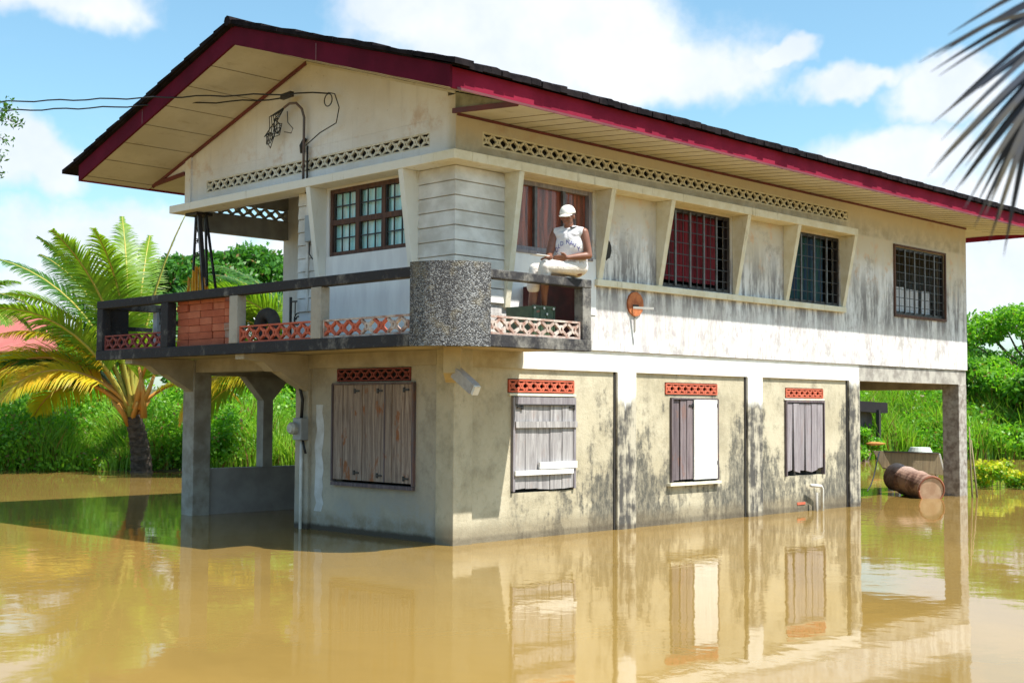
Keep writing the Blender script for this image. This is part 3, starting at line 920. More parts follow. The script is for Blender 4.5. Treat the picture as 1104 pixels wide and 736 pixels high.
mb.build('lower_rear_wall', M['gablelow'], H)
# band beam (white, sunny side)
mb = MB(); mb.box(.335, WL, .02, .30, 2.15, 2.3585); mb.box(.335, WL, .02, .069, 2.36, 2.4285)
MB_beam = MB(); MB_beam.box(.336, WL - .01, .03, .34, 2.15, 2.425)
MB_beam.box(.0, WL, .018, .10, 2.3595, 2.4285) if False else None
beam = MB_beam.build('band_beam', M['beam'], H)
MB().box(.0, WL, -.001 + .018, -.001 + .0185, 2.36, 2.36) if False else None
mb = MB()
for (x0, x1) in ((3.07, 3.47), (6.18, 6.58), (9.20, 9.55)):
    MB().box(x0, x1, .018, .345, -.6, 2.1485).build('pilaster', M['beam'], H, bevel=.006)
MB().box(0.018, .335, .018, .34, -.6, 2.4245).build('corner_column', M['lower'], H, bevel=.01)
# dark expansion gaps beside the pilasters
for x0 in (3.035, 6.145, 9.165): MB().box(x0, x0 + .034, .055, .0685, -.3, 2.149).build('wall_joint', M['dark'], H)
MB().box(13.29, 13.62, .02, .36, -.6, 2.149).build('porch_column', simple('rough_grey_column', (.40, .38, .35), (.17, .14, .12), 9, .9, bs=.5), H, bevel=.01)
mb = MB(); mb.box(13.25, 13.60, .361, 5.7, 2.05, 2.3585); mb.box(9.56, 13.6, 5.71, 6.0, 2.05, 2.3585)
mb.build('rear_beam', M['concrete'], H)
for (x, y) in ((13.29, 5.7), (9.9, 5.7)): MB().box(x, x + .3, y, y + .3, -.6, 2.049).build('porch_column', M['concrete'], H, bevel=.01)
# gable side
MB().box(.018, .3, 2.93, 3.23, -.6, 2.3585).build('porch_column', M['gablelow'], H, bevel=.01)
MB().box(.0, .3, 5.80, 6.12, -.6, 2.3585).build('porch_column', simple('grey_column', (.40, .38, .34), (.24, .21, .17), 4, .9, bs=.5), H, bevel=.01)
MB().box(.02, .28, .341, 2.929, 2.175, 2.3585).build('gable_beam', M['bracket'], H)
MB().box(.02, .28, 3.231, 5.799, 2.16, 2.3585).build('gable_beam', M['bracket'], H)
MB().box(.30, 2.6, 5.86, 5.98, -.6, .70).build('low_wall', simple('low_grey_wall', (.36, .34, .33), (.27, .25, .24), 3, .9, bs=.3), H)
mb = MB(); mb.box(1.28, 1.46, 5.84, 6.02, .702, 1.75)
mb.hexa([(1.28, 5.845, 1.75), (1.46, 5.845, 1.75), (1.80, 5.845, 2.12), (.94, 5.845, 2.12)], [(1.28, 6.02, 1.75), (1.46, 6.02, 1.75), (1.80, 6.02, 2.12), (.94, 6.02, 2.12)])
mb.build('flared_column', M['concrete'], H)
MB().box(.301, 2.6, 5.86, 6.0, 2.122, 2.3585).build('side_beam', M['concrete'], H)


# cantilever brackets
def bracket(y0, y1, mat):
    a = [(.015, y0, 2.353), (-1.02, y0, 2.353), (-1.02, y0, 2.27), (-.72, y0, 2.24), (-.55, y0, 2.12), (-.45, y0, 2.12), (.015, y0, 1.86)]
    MB().hexa(a, [(q[0], y1, q[2]) for q in a]).build('cantilever_bracket', mat, H)


bracket(2.94, 3.14, M['bracket']); bracket(5.84, 6.04, M['bracket'])
# short corner bracket under the balcony
c0, c1 = Vector((.0, .0, 0)), Vector((-.42, -.42, 0))
mb = MB(); pr = Vector((.07, -.07, 0))
mb.hexa([c0 - pr + Vector((0, 0, 1.95)), c0 + pr + Vector((0, 0, 1.95)), c0 + pr + Vector((0, 0, 2.355)), c0 - pr + Vector((0, 0, 2.355))],
        [c1 - pr + Vector((0, 0, 2.05)), c1 + pr + Vector((0, 0, 2.05)), c1 + pr + Vector((0, 0, 2.355)), c1 - pr + Vector((0, 0, 2.355))])
mb.build('corner_bracket', M['tanconc'], H)

# shutters --------------------------------------------------------------
def planks(axis, u0, u1, z0, z1, d, n, mat, parent, name, gap=.008, jit=.012, seed=0, ragged=0.0, tilt=0):
    r = random.Random(seed); mb = MB(); wdt = (u1 - u0) / n
    for k in range(n):
        a = u0 + k * wdt + gap / 2; b_ = a + wdt - gap; o1 = r.uniform(-jit, jit) * .6
        za = z0 + (r.uniform(0, ragged) if ragged else 0)
        sl_ = r.uniform(-1, 1) * tilt
        pa = [wpt(axis, a + sl_, d + o1, za), wpt(axis, b_ + sl_, d + o1, za + r.uniform(-1, 1) * ragged * .5), wpt(axis, b_, d + o1, z1), wpt(axis, a, d + o1, z1)]
        pb = [(q[0] + (.022 if axis == 0 else 0), q[1] + (.022 if axis == 1 else 0), q[2]) for q in pa]
        mb.hexa(pa, pb)
    o = mb.build(name, mat, parent); return o


def hinges(axis, pts, parent):
    for (u, z, s) in pts:
        mb = MB(); wbox(mb, axis, min(u, u + s * .1), max(u, u + s * .1), .028, .036, z - .012, z + .012)
        wbox(mb, axis, min(u + s * .08, u + s * .11), max(u + s * .08, u + s * .11), .026, .037, z - .03, z + .03)
        mb.build('hinge', M['iron'], parent)


sh = planks(0, .80, 2.40, .70, 1.94, .045, 8, M['wood_brown'], H, 'window_shutter', gap=.005, seed=3)
sh['label'] = 'brown plank shutters with rust stains'
hinges(0, [(1.85, 1.86, 1), (1.38, 1.86, 1), (.86, 1.87, 1), (1.85, .80, 1), (1.38, .78, 1), (.86, .76, 1)], sh)
mb = MB(); mb.box(.02, .10, .765, .795, .67, 1.95); mb.box(.02, .10, 2.405, 2.43, .67, 1.95); mb.box(.015, .10, .77, 2.42, .62, .665); mb.box(.02, .10, .77, 2.42, 1.942, 1.968)
mb.box(.03, .06, 1.325, 1.345, .7, 1.94)
mb.build('shutter_frame', M['wood_dark'], sh)
lattice(MB(), 0, .06, .035, .87, 2.36, 1.99, 2.15, th=.022).build('breeze_block_vent', M['darkredblock'], H)
mb = MB(); mb.box(.13, .139, .861, 2.369, 1.981, 2.159); mb.build('vent_backing', M['dark'], H)  # dark sheet added so the vent holes look shaded

s1 = planks(1, 1.07, 2.20, .595, 1.77, .05, 5, M['wood_grey'], H, 'window_shutter', seed=5, ragged=.035)
s1['label'] = 'grey plank shutter held by pale crossbars'
mb = MB(); mb.box(1.05, 1.085, .03, .09, .6, 1.79); mb.box(2.195, 2.23, .03, .09, .6, 1.79); mb.box(1.09, 2.19, .02, .06, 1.70, 1.79) ; mb.build('shutter_frame', M['sill_grey'], s1)
for (za, zb, x0, x1, m_) in ((1.40, 1.48, 1.08, 2.24, 'wood_grey'), (.80, .86, 1.07, 2.16, 'wood_white'), (.87, .96, 1.52, 2.23, 'wood_white')):
    MB().box(x0, x1, .005 if m_ == 'wood_white' else .012, .038, za, zb).build('crossbar', M[m_], s1)
MB().box(1.09, 2.2, .018, .0365, 1.685, 1.70).build('top_gap', M['dark'], s1)
hinges(1, [(1.12, 1.66, 1), (2.10, 1.66, 1)], s1)
s2 = MB(); s2.box(4.31, 4.32, .08, .1, .6, .62)
s2 = planks(1, 4.33, 4.50, .62, 1.78, .06, 1, M['wood_dark'], H, 'window_shutter', seed=6)
s2['label'] = 'shutter with dark left leaf and white right leaf'
planks(1, 4.51, 4.80, .63, 1.78, .045, 2, mk_wood('plank_plum', (.23, .19, .20), (.12, .09, .10), ra=.3), s2, 'dark_leaf', seed=6)
planks(1, 4.815, 5.395, .62, 1.785, .03, 1, M['wood_white'], s2, 'white_leaf', seed=8)
mb = MB(); mb.box(4.29, 4.325, .03, .1, .6, 1.8); mb.box(5.40, 5.42, .02, .1, .6, 1.8); mb.box(4.33, 5.395, .03, .1, 1.79, 1.81); mb.build('shutter_frame', M['wood_dark'], s2)
MB().box(4.22, 5.46, .0, .08, .545, .585).build('sill', M['trim'], s2)
hinges(1, [(4.70, 1.70, 1), (5.30, 1.70, 1), (5.30, .85, 1)], s2)
s3 = planks(1, 7.30, 8.40, .62, 1.75, .05, 6, mk_wood('plank_lilac', (.36, .33, .35), (.20, .17, .19), ra=.1, plank=.18, axis=0), H, 'window_shutter', gap=.02, seed=9, ragged=.08, tilt=.03)
s3['label'] = 'warped grey plank shutter with open gaps'
mb = MB(); mb.box(7.27, 7.30, .03, .1, .58, 1.8); mb.box(8.405, 8.43, .03, .1, .58, 1.8); mb.box(7.3, 8.40, .03, .1, 1.765, 1.80); mb.build('shutter_frame', M['wood_dark'], s3)
for (a, b_, c, d) in ((.99, 2.22, 1.85, 2.01), (4.18, 5.43, 1.86, 2.02), (7.30, 8.42, 1.84, 1.99)):
    lattice(MB(), 1, .055, .035, a, b_, c, d, th=.030).build('breeze_block_vent', M['redblock'], H)
mb = MB(); mb.box(.8, 9.1, .215, .225, .4, 2.1); mb.build('window_backing', M['dark'], H)
for (a, b_, c, d) in ((.98, 2.23, 1.84, 2.02), (4.17, 5.44, 1.85, 2.03), (7.29, 8.43, 1.83, 2.0)): MB().box(a + .001, b_ - .001, .13, .14, c + .001, d - .001).build('vent_backing', M['dark'], H)  # near-black colour stands in for shade inside the block holes
MB().box(7.62, 7.86, .060, .069, .11, .15).build('brick_patch', M['redblock'], H)
# soft rounded lintel line over the windows
mb = MB(); mb.box(1.0, 2.25, .045, .069, 1.805, 1.835); mb.box(7.25, 8.45, .05, .069, 1.803, 1.828); mb.build('lintel', M['trim'], H)

# ------------------------------------------------------------------ balcony
ZB0, ZB1 = 2.36, 2.44
arc = [(-.5 - .6 * math.cos(t), -.5 - .6 * math.sin(t)) for t in [math.pi / 2 * k / 10 for k in range(11)]]
outline = [(0.0155, 6.78), (-1.08, 6.78)] + [(-.48 - .6 * math.cos(t), -.48 - .6 * math.sin(t)) for t in [math.pi / 2 * k / 10 for k in range(11)]] + [(1.23, -1.08), (1.23, -.002), (-.001, -.002), (-.001, 6.0)]
outline = [(-.001, 6.78), (-1.08, 6.78)] + outline[2:-3] + [(1.23, -1.08), (1.23, -.002), (-.001, -.002)]
bal = MB().hexa([(x, y, ZB0) for x, y in outline], [(x, y, ZB1) for x, y in outline]).build('balcony', M['tanconc'], H)
mb = MB()      # curb
mb.box(-1.10, -.97, -.49, 6.80, 2.335, 2.475); mb.box(-.49, 1.25, -1.10, -.97, 2.335, 2.475)
mb.box(-.969, -.01, 6.70, 6.80, 2.36, 2.475); mb.box(1.13, 1.25, -.969, -.035, 2.36, 2.475)
mb.build('curb', M['black'], bal, bevel=.008)
mb = MB()
mb.box(-1.10, -.97, -.49, 6.80, 3.105, 3.225)
mb.box(-.969, -.02, 6.68, 6.80, 3.105, 3.225)
mb.build('top_rail', M['black'], bal, bevel=.012)
mb = MB(); mb.box(-.49, 1.25, -1.10, -.97, 3.10, 3.205)
mb.build('top_rail', M['black'], bal, bevel=.012)
pm = mk_lower('post_concrete', (.36, .33, .28), (.44, .40, .34), (.05, .05, .05), .6)
for (y0, y1, mt_) in ((6.62, 6.795, 'black'), (4.74, 4.93, 'black'), (3.0, 3.19, None), (1.20, 1.40, None)):
    MB().box(-1.095, -.955, y0, y1, 2.476, 3.104).build('rail_post', M[mt_] if mt_ else pm, bal, bevel=.008)
MB().box(1.09, 1.245, -1.095, -.955, 2.476, 3.099).build('rail_post', M['black'], bal, bevel=.008)
MB().box(-.16, -.03, 6.66, 6.78, 2.476, 3.104).build('rail_post', simple('blue_post', (.5, .55, .62), (.3, .3, .33), 5), bal)
# curved pebble-dash corner
ts = [math.pi / 2 * k / 14 for k in range(15)]
R1, R2 = .64, .52
a = [(-.49 - R1 * math.cos(t), -.49 - R1 * math.sin(t)) for t in ts] + [(-.49 - R2 * math.cos(t), -.49 - R2 * math.sin(t)) for t in ts[::-1]]
vs = [(x, y, 2.33) for x, y in a] + [(x, y, 3.27) for x, y in a]; n = 15; N = 30
fs = [(i, i + 1, N + i + 1, N + i) for i in range(N - 1)] + [(N - 1, 0, N, 2 * N - 1)]
fs += [(i, N - 1 - i, N - 2 - i, i + 1) for i in range(n - 1)] + [(N + i, N + i + 1, 2 * N - 2 - i, 2 * N - 1 - i) for i in range(n - 1)]
MB().add(vs, fs).build('pebble_panel', M['pebble'], bal)
# breeze-block strips
lattice(MB(), 0, -1.06, .045, 4.95, 6.60, 2.478, 2.70, unit=.235, th=.030).build('breeze_block_panel', M['darkredblock'], bal)
lattice(MB(), 0, -1.06, .045, 3.20, 4.72, 2.478, 2.56, unit=.235, th=.030).build('breeze_block_panel', M['darkredblock'], bal) if False else None
lattice(MB(), 0, -1.06, .045, 1.41, 2.99, 2.478, 2.70, unit=.235, th=.030).build('breeze_block_panel', M['redblock'], bal)
lattice(MB(), 0, -1.06, .045, -.48, 1.19, 2.478, 2.70, unit=.235, th=.031, alt=[0, 0, 1, 0, 1, 1, 1, 0, 0, 0]).build('breeze_block_panel', [M['whiteblock'], M['redblock']], bal)
lattice(MB(), 1, -1.06, .045, -.48, 1.085, 2.478, 2.69, unit=.225, th=.034, alt=[0, 0, 0, 0, 1, 0, 0, 0]).build('breeze_block_panel', [M['whiteblock'], simple('brown_block', (.30, .19, .16), (.45, .36, .3), 9)], bal)
# end panel (dark maroon) of the short side
MB().box(1.14, 1.20, -.95, -.04, 2.476, 3.18).build('end_panel', M['maroon_cloth'], bal)
# end side at the far left
MB().box(-.969, -.20, 6.72, 6.775, 2.80, 2.86).build('side_rail', M['black'], bal)
MB().box(-.95, -.62, 6.70, 6.76, 2.476, 3.10).build('side_panel', M['black'], bal)

# iron corner post of the upper porch
mb = MB()
top = [(.0, 5.84), (-.06, 5.66), (.02, 5.60), (.10, 5.74)]
bot = [(.0, 5.96), (-.15, 5.18), (.05, 5.08), (.3, 5.9)]
for (t_, b_) in zip(top, bot): mb.bar((t_[0], t_[1], 4.58), (b_[0], b_[1], 2.44), *((.06, .06) if b_[1] == 5.18 else (.03, .03)))
mb.box(-.14, .14, 5.6, 5.92, 4.54, 4.584)
for f in (.12, .2, .3, .42, .55, .7):
    z = 4.58 - f * 2.1
    pts = [Vector((t_[0] + (b_[0] - t_[0]) * f, t_[1] + (b_[1] - t_[1]) * f, z)) for t_, b_ in zip(top, bot)]
    mb.tube([pts[0], pts[1]], .012, 5)
    for s in (.3, .6):
        c = pts[0].lerp(pts[1], s); rr_ = .035
        mb.tube([c + Vector((0, rr_ * math.cos(k), rr_ * math.sin(k))) for k in [i * math.pi / 4 for i in range(9)]], .007, 4)
mb.build('iron_post', M['iron'], H)

# wrought-iron gate in the porch
mb = MB(); gx = .9
mb.box(gx, gx + .03, 3.55, 3.58, 2.44, 3.30); mb.box(gx, gx + .03, 4.62, 4.65, 2.44, 3.30)
for k in range(1, 9): mb.tube([(gx + .015, 3.56 + k * .12, 2.6), (gx + .015, 3.56 + k * .12, 3.22)], .009, 5)
mb.box(gx + .002, gx + .028, 3.58, 4.62, 2.58, 2.60); mb.box(gx + .002, gx + .028, 3.58, 4.62, 3.22, 3.24)
for c_ in (3.75, 4.1, 4.45):
    pts = [Vector((gx + .015, c_ + (.04 + .045 * t / 6) * math.cos(t), 2.95 + (.04 + .045 * t / 6) * math.sin(t))) for t in [i * .45 for i in range(24)]]
    mb.tube(pts, .011, 5)
mb.build('iron_gate', M['iron'], H)

# ------------------------------------------------------------------ things on and around the house
GB = 'red clay bricks stacked behind the balcony rail'
rb_ = random.Random(11); bw, bh, bd = .30, .098, .10
protos = []
for mi_, key in enumerate(('brick', 'brick2', 'brickgrey')):
    pass
brick_mesh = {}
def brick_me(mat):
    if mat.name in brick_mesh: return brick_mesh[mat.name]
    mb = MB(); mb.box(-bd / 2, bd / 2, -bw / 2 + .004, bw / 2 - .004, 0, bh - .006)
    for k in range(5):   # shallow combing ridges
        z = .01 + k * .017; mb.box(-bd / 2 - .004, -bd / 2 - .0005, -bw / 2 + .012, bw / 2 - .012, z, z + .009)
    me = bpy.data.meshes.new('clay_brick'); me.from_pydata(mb.v, [], mb.f); me.materials.append(mat); brick_mesh[mat.name] = me; return me
cols = [(4.60 - i * .302, 7) for i in range(5)]
words_h = ['bottom', 'second', 'third', 'fourth', 'fifth', 'sixth', 'top']
words_c = ['leftmost column', 'second column from the left', 'middle column', 'second column from the right', 'rightmost column']
for ci, (yc, nr) in enumerate(cols):
    if ci == 4: nr = 6
    for r_ in range(nr):
        mat = M['brickgrey'] if (ci == 4 and r_ in (1, 2)) else (M['brick'] if rb_.random() < .55 else M['brick2'])
        o = bpy.data.objects.new('clay_brick', brick_me(mat)); COL.objects.link(o)
        stag = (.0 if r_ % 2 else 0.0)
        o.location = (-.885 + rb_.uniform(-.012, .012), yc + stag + rb_.uniform(-.006, .006), 2.4765 + r_ * bh)
        o.rotation_euler = (0, 0, rb_.uniform(-.03, .03))
        hw = words_h[r_] if r_ < nr - 1 else 'top'
        o['label'] = ('mortar smeared ' if mat is M['brickgrey'] else '') + f'red clay brick behind the balcony rail, {hw} in the {words_c[ci]}' if r_ != nr - 2 or True else ''
        o['category'] = 'brick'; o['group'] = GB

# yellow dry frond hung over the rail region
ymat = mk_leaf('yellow_frond', (.75, .42, .03), (.85, .55, .05), (.55, .22, .02), .3)
t = thing('dry_palm_leaf', 'orange yellow dried palm leaf standing behind the rail at the iron corner post', 'dried leaf', (-.12, 5.6, 2.44))
mb = MB(); rr = random.Random(4)
for k in range(26):
    f = k / 25; y = 5.98 - f * .86; top_ = 3.72 - abs(f - .5) * .55 + rr.uniform(-.08, .08)
    mb.hexa([(-.12, y, 2.445), (-.12, y + .05, 2.445), (-.115, y + .05, 2.445)], [(-.12 + rr.uniform(-.04, .04), y + (.4 - f) * -.25, top_), (-.12, y + .04 + (.4 - f) * -.25, top_ + .04), (-.115, y + .05 + (.4 - f) * -.25, top_)])
mb.build('leaf_blade', ymat, t)

# tyre / dark curved seat back behind the rail
def torus(c, R_, r_, axis='y', n=36, m=10, arc_=(0, 2 * math.pi), squash=1):
    vs = []; fs = []
    for i in range(n + 1):
        t_ = arc_[0] + (arc_[1] - arc_[0]) * i / n
        for j in range(m):
            s_ = 2 * math.pi * j / m; q = R_ + r_ * math.cos(s_)
            vs.append((c[0] + r_ * math.sin(s_) * squash, c[1] + q * math.cos(t_), c[2] + q * math.sin(t_)))
    for i in range(n):
        for j in range(m): fs.append((i * m + j, i * m + (j + 1) % m, (i + 1) * m + (j + 1) % m, (i + 1) * m + j))
    return vs, fs


t = thing('old_tyre', 'dark round tyre leaning behind the balcony rail beside the brick stack', 'tyre', (-.78, 2.5, 2.44))
vs, fs = torus((-.80, 2.74, 2.695), .165, .085); MB().add(vs, fs).build('tread', simple('rubber', (.03, .028, .028), (.05, .04, .035), 12, .8), t, smooth=True)

# bench/chair at far left of the balcony
t = thing('black_chair', 'black metal chair at the far left end of the balcony', 'chair', (-.5, 5.6, 2.44))
mb = MB(); mb.box(-.72, -.30, 5.2, 5.62, 2.84, 2.885); mb.build('seat', M['iron'], t)
for (x, y) in ((-.70, 5.22), (-.70, 5.58), (-.34, 5.22), (-.34, 5.58)): MB().tube([(x, y, 2.44), (x, y, 2.84)], .016, 6).build('leg', M['iron'], t)
mb = MB(); mb.tube([(-.70, 5.60, 2.88), (-.70, 5.66, 3.07), (-.34, 5.66, 3.07), (-.34, 5.60, 2.88)], .014, 6)
for k in range(4): mb.tube([(-.62 + k * .08, 5.60, 2.88), (-.62 + k * .08, 5.66, 3.07)], .008, 5)
mb.build('backrest', M['iron'], t)

# green crate with white dots on the balcony
t = thing('plastic_crate', 'green crate with white dots on the balcony floor below the seated man', 'crate', (.6, -.6, 2.44))
mg_ = simple('green_plastic', (.06, .10, .05), (.035, .06, .035), 12, .5)
mb = MB(); mb.box(.48, .86, -.84, -.82, 2.445, 2.86); mb.box(.48, .86, -.42, -.40, 2.445, 2.86); mb.box(.48, .50, -.819, -.421, 2.445, 2.86); mb.box(.84, .86, -.819, -.421, 2.445, 2.86); mb.box(.5, .84, -.82, -.42, 2.445, 2.46)
mb.build('body', mg_, t)
mb = MB(); mb.box(.47, .87, -.852, -.841, 2.84, 2.87); mb.box(.47, .87, -.849, -.841, 2.64, 2.655)
for k in range(4): mb.box(.49 + k * .12, .505 + k * .12, -.849, -.841, 2.46, 2.84)
mb.build('rib', mg_, t)
mb = MB()
for z in (2.70, 2.77, 2.84):
    for k in range(3):
        if z == 2.77 and k != 1: continue
        x = .50 + k * .165 + (.05 if z == 2.77 else 0); mb.tube([(x, -.862, z), (x, -.85, z)], .015, 8)
mb.build('white_dot', M['pvc'], t)

# electricity meter, conduit and box
t = thing('electricity_meter', 'grey round electricity meter on the porch column with cable and thin white pipe', 'meter', (-.05, 3.02, 1.35))
mb = MB(); mb.box(-.11, .017, 2.92, 3.11, 1.20, 1.50); mb.build('box', M['greybox'], t, bevel=.01)
mb = MB(); mb.tube([(-.111, 3.06, 1.36), (-.17, 3.06, 1.36), (-.20, 3.06, 1.36)], [.085, .085, .06], 18); mb.build('glass_dome', simple('meter_glass', (.45, .46, .42), (.3, .3, .28), 8, .2), t, smooth=False)
mb = MB(); mb.tube([(-.03, 3.02, 1.50), (-.03, 3.0, 1.75), (-.03, 3.08, 1.95), (-.03, 3.10, 2.15), (-.03, 3.09, 2.35)], .022, 8)
mb.tube([(-.04, 2.97, 1.2), (-.045, 2.93, 1.1), (-.04, 2.90, 1.02)], .018, 6); mb.build('cable', M['cable'], t, smooth=True)
mb = MB(); mb.tube([(-.02, 3.03, 1.199), (-.02, 3.03, -.3)], .022, 8); mb.build('riser_pipe', M['pvc'], t, smooth=True)
# white-washed streak beside the meter
rg = random.Random(2); L_ = []; R_ = []
for k in range(14):
    z = .25 + k * .11; L_.append((.066, 2.82 + rg.uniform(-.03, .03), z)); R_.append((.066, 2.66 + rg.uniform(-.03, .03), z))
poly = L_ + R_[::-1]; MB().hexa([(p_[0], p_[1], p_[2]) for p_ in poly], [(.0692, p_[1], p_[2]) for p_ in poly]).build('whitewash_patch', simple('whitewash', (.62, .63, .64), (.48, .47, .45), 5), H)

t = thing('breaker_box', 'small grey electrical box on the lapped siding of the upper porch pier', 'electrical box', (-.1, 2.85, 4.0))
MB().box(-.14, -.052, 2.66, 2.86, 3.88, 4.24).build('box', M['greybox'], t, bevel=.008)
mb = MB(); mb.tube([(-.09, 2.80, 4.24), (-.09, 2.79, 4.40), (-.1, 2.84, 4.53), (-.06, 2.95, 4.57)], .014, 6)
mb.tube([(-.09, 2.80, 3.88), (-.10, 2.80, 3.72), (-.10, 2.72, 3.64), (-.09, 2.62, 3.68)], .009, 5); mb.build('wire', M['cable'], t, smooth=True)

t = thing('service_mast', 'bent grey conduit mast with tangled service wires on the gable wall', 'conduit mast', (-.1, 3.0, 4.7))
pm_ = simple('conduit', (.09, .085, .09), (.13, .08, .07), 8, .5)
mb = MB(); pts = [(-.07, 3.0, 4.72), (-.07, 3.0, 5.2), (-.07, 3.0, 5.62), (-.09, 3.03, 5.74), (-.12, 3.12, 5.83), (-.14, 3.25, 5.84), (-.15, 3.36, 5.80)]
mb.tube(pts, .018, 8); mb.build('conduit', pm_, t, smooth=True)
mb = MB(); mb.tube([(-.05, 2.94, 4.72), (-.05, 2.94, 5.22)], .014, 6); mb.tube([(-.03, 3.02, 5.34), (-.05, 3.08, 5.24), (-.05, 3.06, 5.14)], .03, 8)
mb.build('second_pipe', M['cable'], t, smooth=True)
MB().bar((-.16, 3.16, 5.96), (-.16, 3.40, 5.95), .06, .07).build('insulator', M['iron'], t)
mb = MB(); rr = random.Random(8)
for k in range(7):
    p0 = Vector((-.15, 3.36 + rr.uniform(-.02, .04), 5.80)); pts = [p0]; q = p0.copy()
    cx, cz = 3.62 + rr.uniform(-.12, .10), 5.52 + rr.uniform(-.10, .14)
    for s_ in range(12):
        a_ = s_ * 1.1 + k; rad = .05 + .06 * rr.random()
        pts.append(Vector((-.15 + rr.uniform(-.02, .02), cx + rad * math.cos(a_) - .02 * s_ * .3, cz - .02 * s_ * .3 + rad * math.sin(a_) * 1.1)))
    if k >= 3: pts = [p0, Vector((-.16, 3.40 + .05 * k, 5.72)), Vector((-.15, 3.34 + .06 * k, 5.58)), Vector((-.15, 3.46 + .05 * k, 5.45 - .02 * k)), Vector((-.15, 3.60 + .03 * k, 5.50))]
    mb.tube(pts, .0065, 5)
mb.tube([(-.14, 3.30, 5.74), (-.14, 3.28, 5.58), (-.14, 3.16, 5.48), (-.14, 3.20, 5.42), (-.14, 3.36, 5.46)], .0065, 5)
mb.build('loose_wire', M['cable'], t, smooth=True)
mb = MB(); rr_ = .085; c = Vector((-.10, 2.42, 5.76))
mb.tube([c + Vector((0, rr_ * math.cos(k), rr_ * math.sin(k))) for k in [i * math.pi / 8 for i in range(17)]], .008, 5)
mb.tube([(-.10, 2.42, 5.86), (-.10, 2.28, 5.82), (-.10, 2.18, 5.62), (-.10, 2.24, 5.42), (-.10, 2.6, 5.34), (-.08, 2.94, 5.22)], .008, 5)
mb.build('wire_loop', M['cable'], t, smooth=True)

# overhead cable and its pole (out of frame to the left)
pole = P(-210, 120, 20.0)
t = thing('utility_pole', 'wooden utility pole with service cables running to the gable', 'utility pole', (pole.x, pole.y, 0))
MB().tube([(pole.x, pole.y, -.6), (pole.x, pole.y, pole.z + .5)], [.14, .10], 12).build('post', M['wood_grey'], t, smooth=True)
for (z0_, end, sag) in ((.06, (-.12, 2.40, 5.85), .0), (-.04, (-.16, 3.40, 5.93), .05)):
    a_ = Vector((pole.x, pole.y, pole.z + z0_)); b_ = Vector(end); pts = []
    for k in range(41):
        f = k / 40; q = a_.lerp(b_, f); q.z -= 4 * sag * f * (1 - f) + .012 * math.sin(f * 70) * (1 if z0_ > 0 else -1)
        pts.append(q)
    MB().tube(pts, .011, 5).build('cable', M['cable'], t, smooth=True)

# grey spout / floodlight at corner
t = thing('drain_spout', 'short grey drain spout with white end under the balcony corner', 'spout', (-.3, -.3, 1.9))
a_ = Vector((-.34, -.40, 2.06)); b_ = Vector((-.36, -.74, 1.86))
MB().bar(a_, b_, .10, .13).build('spout', simple('grey_sheet', (.30, .29, .30), (.42, .42, .44), 10, .6), t)
MB().bar(b_ + (b_ - a_) * .01, b_ + (b_ - a_) * .10, .085, .11).build('end_cap', M['pvc'], t)

t = thing('rusty_disc', 'rusty round plate with short rod on the sunlit long wall', 'metal plate', (3.36, -.01, 3.1))
mb = MB(); mb.tube([(3.40, -.002, 3.10), (3.40, -.03, 3.10)], .17, 20); mb.build('plate', simple('rust_plate', (.50, .17, .06), (.30, .08, .03), 12, .85), t)
MB().box(3.33, 3.45, -.04, -.031, 3.06, 3.09).build('slot', M['dark'], t)
MB().bar((3.32, -.05, 3.045), (3.48, -.28, 3.03), .03, .03).build('rod', M['pvc'], t)
MB().box(3.39, 3.42, -.012, -.001, 2.72, 2.93).build('stain_rail', M['concrete'], t)

t = thing('standpipe', 'thin white plastic pipe bent over in front of the long wall', 'pipe', (8.0, -.1, 0))
MB().tube([(8.15, -.08, -.3), (8.15, -.08, .36), (8.11, -.08, .40), (7.86, -.04, .42)], .026, 8).build('riser', M['pvc'], t, smooth=True)
MB().tube([(8.01, -.06, -.3), (8.01, -.06, .30)], .022, 8).build('second_riser', M['concrete'], t, smooth=True)

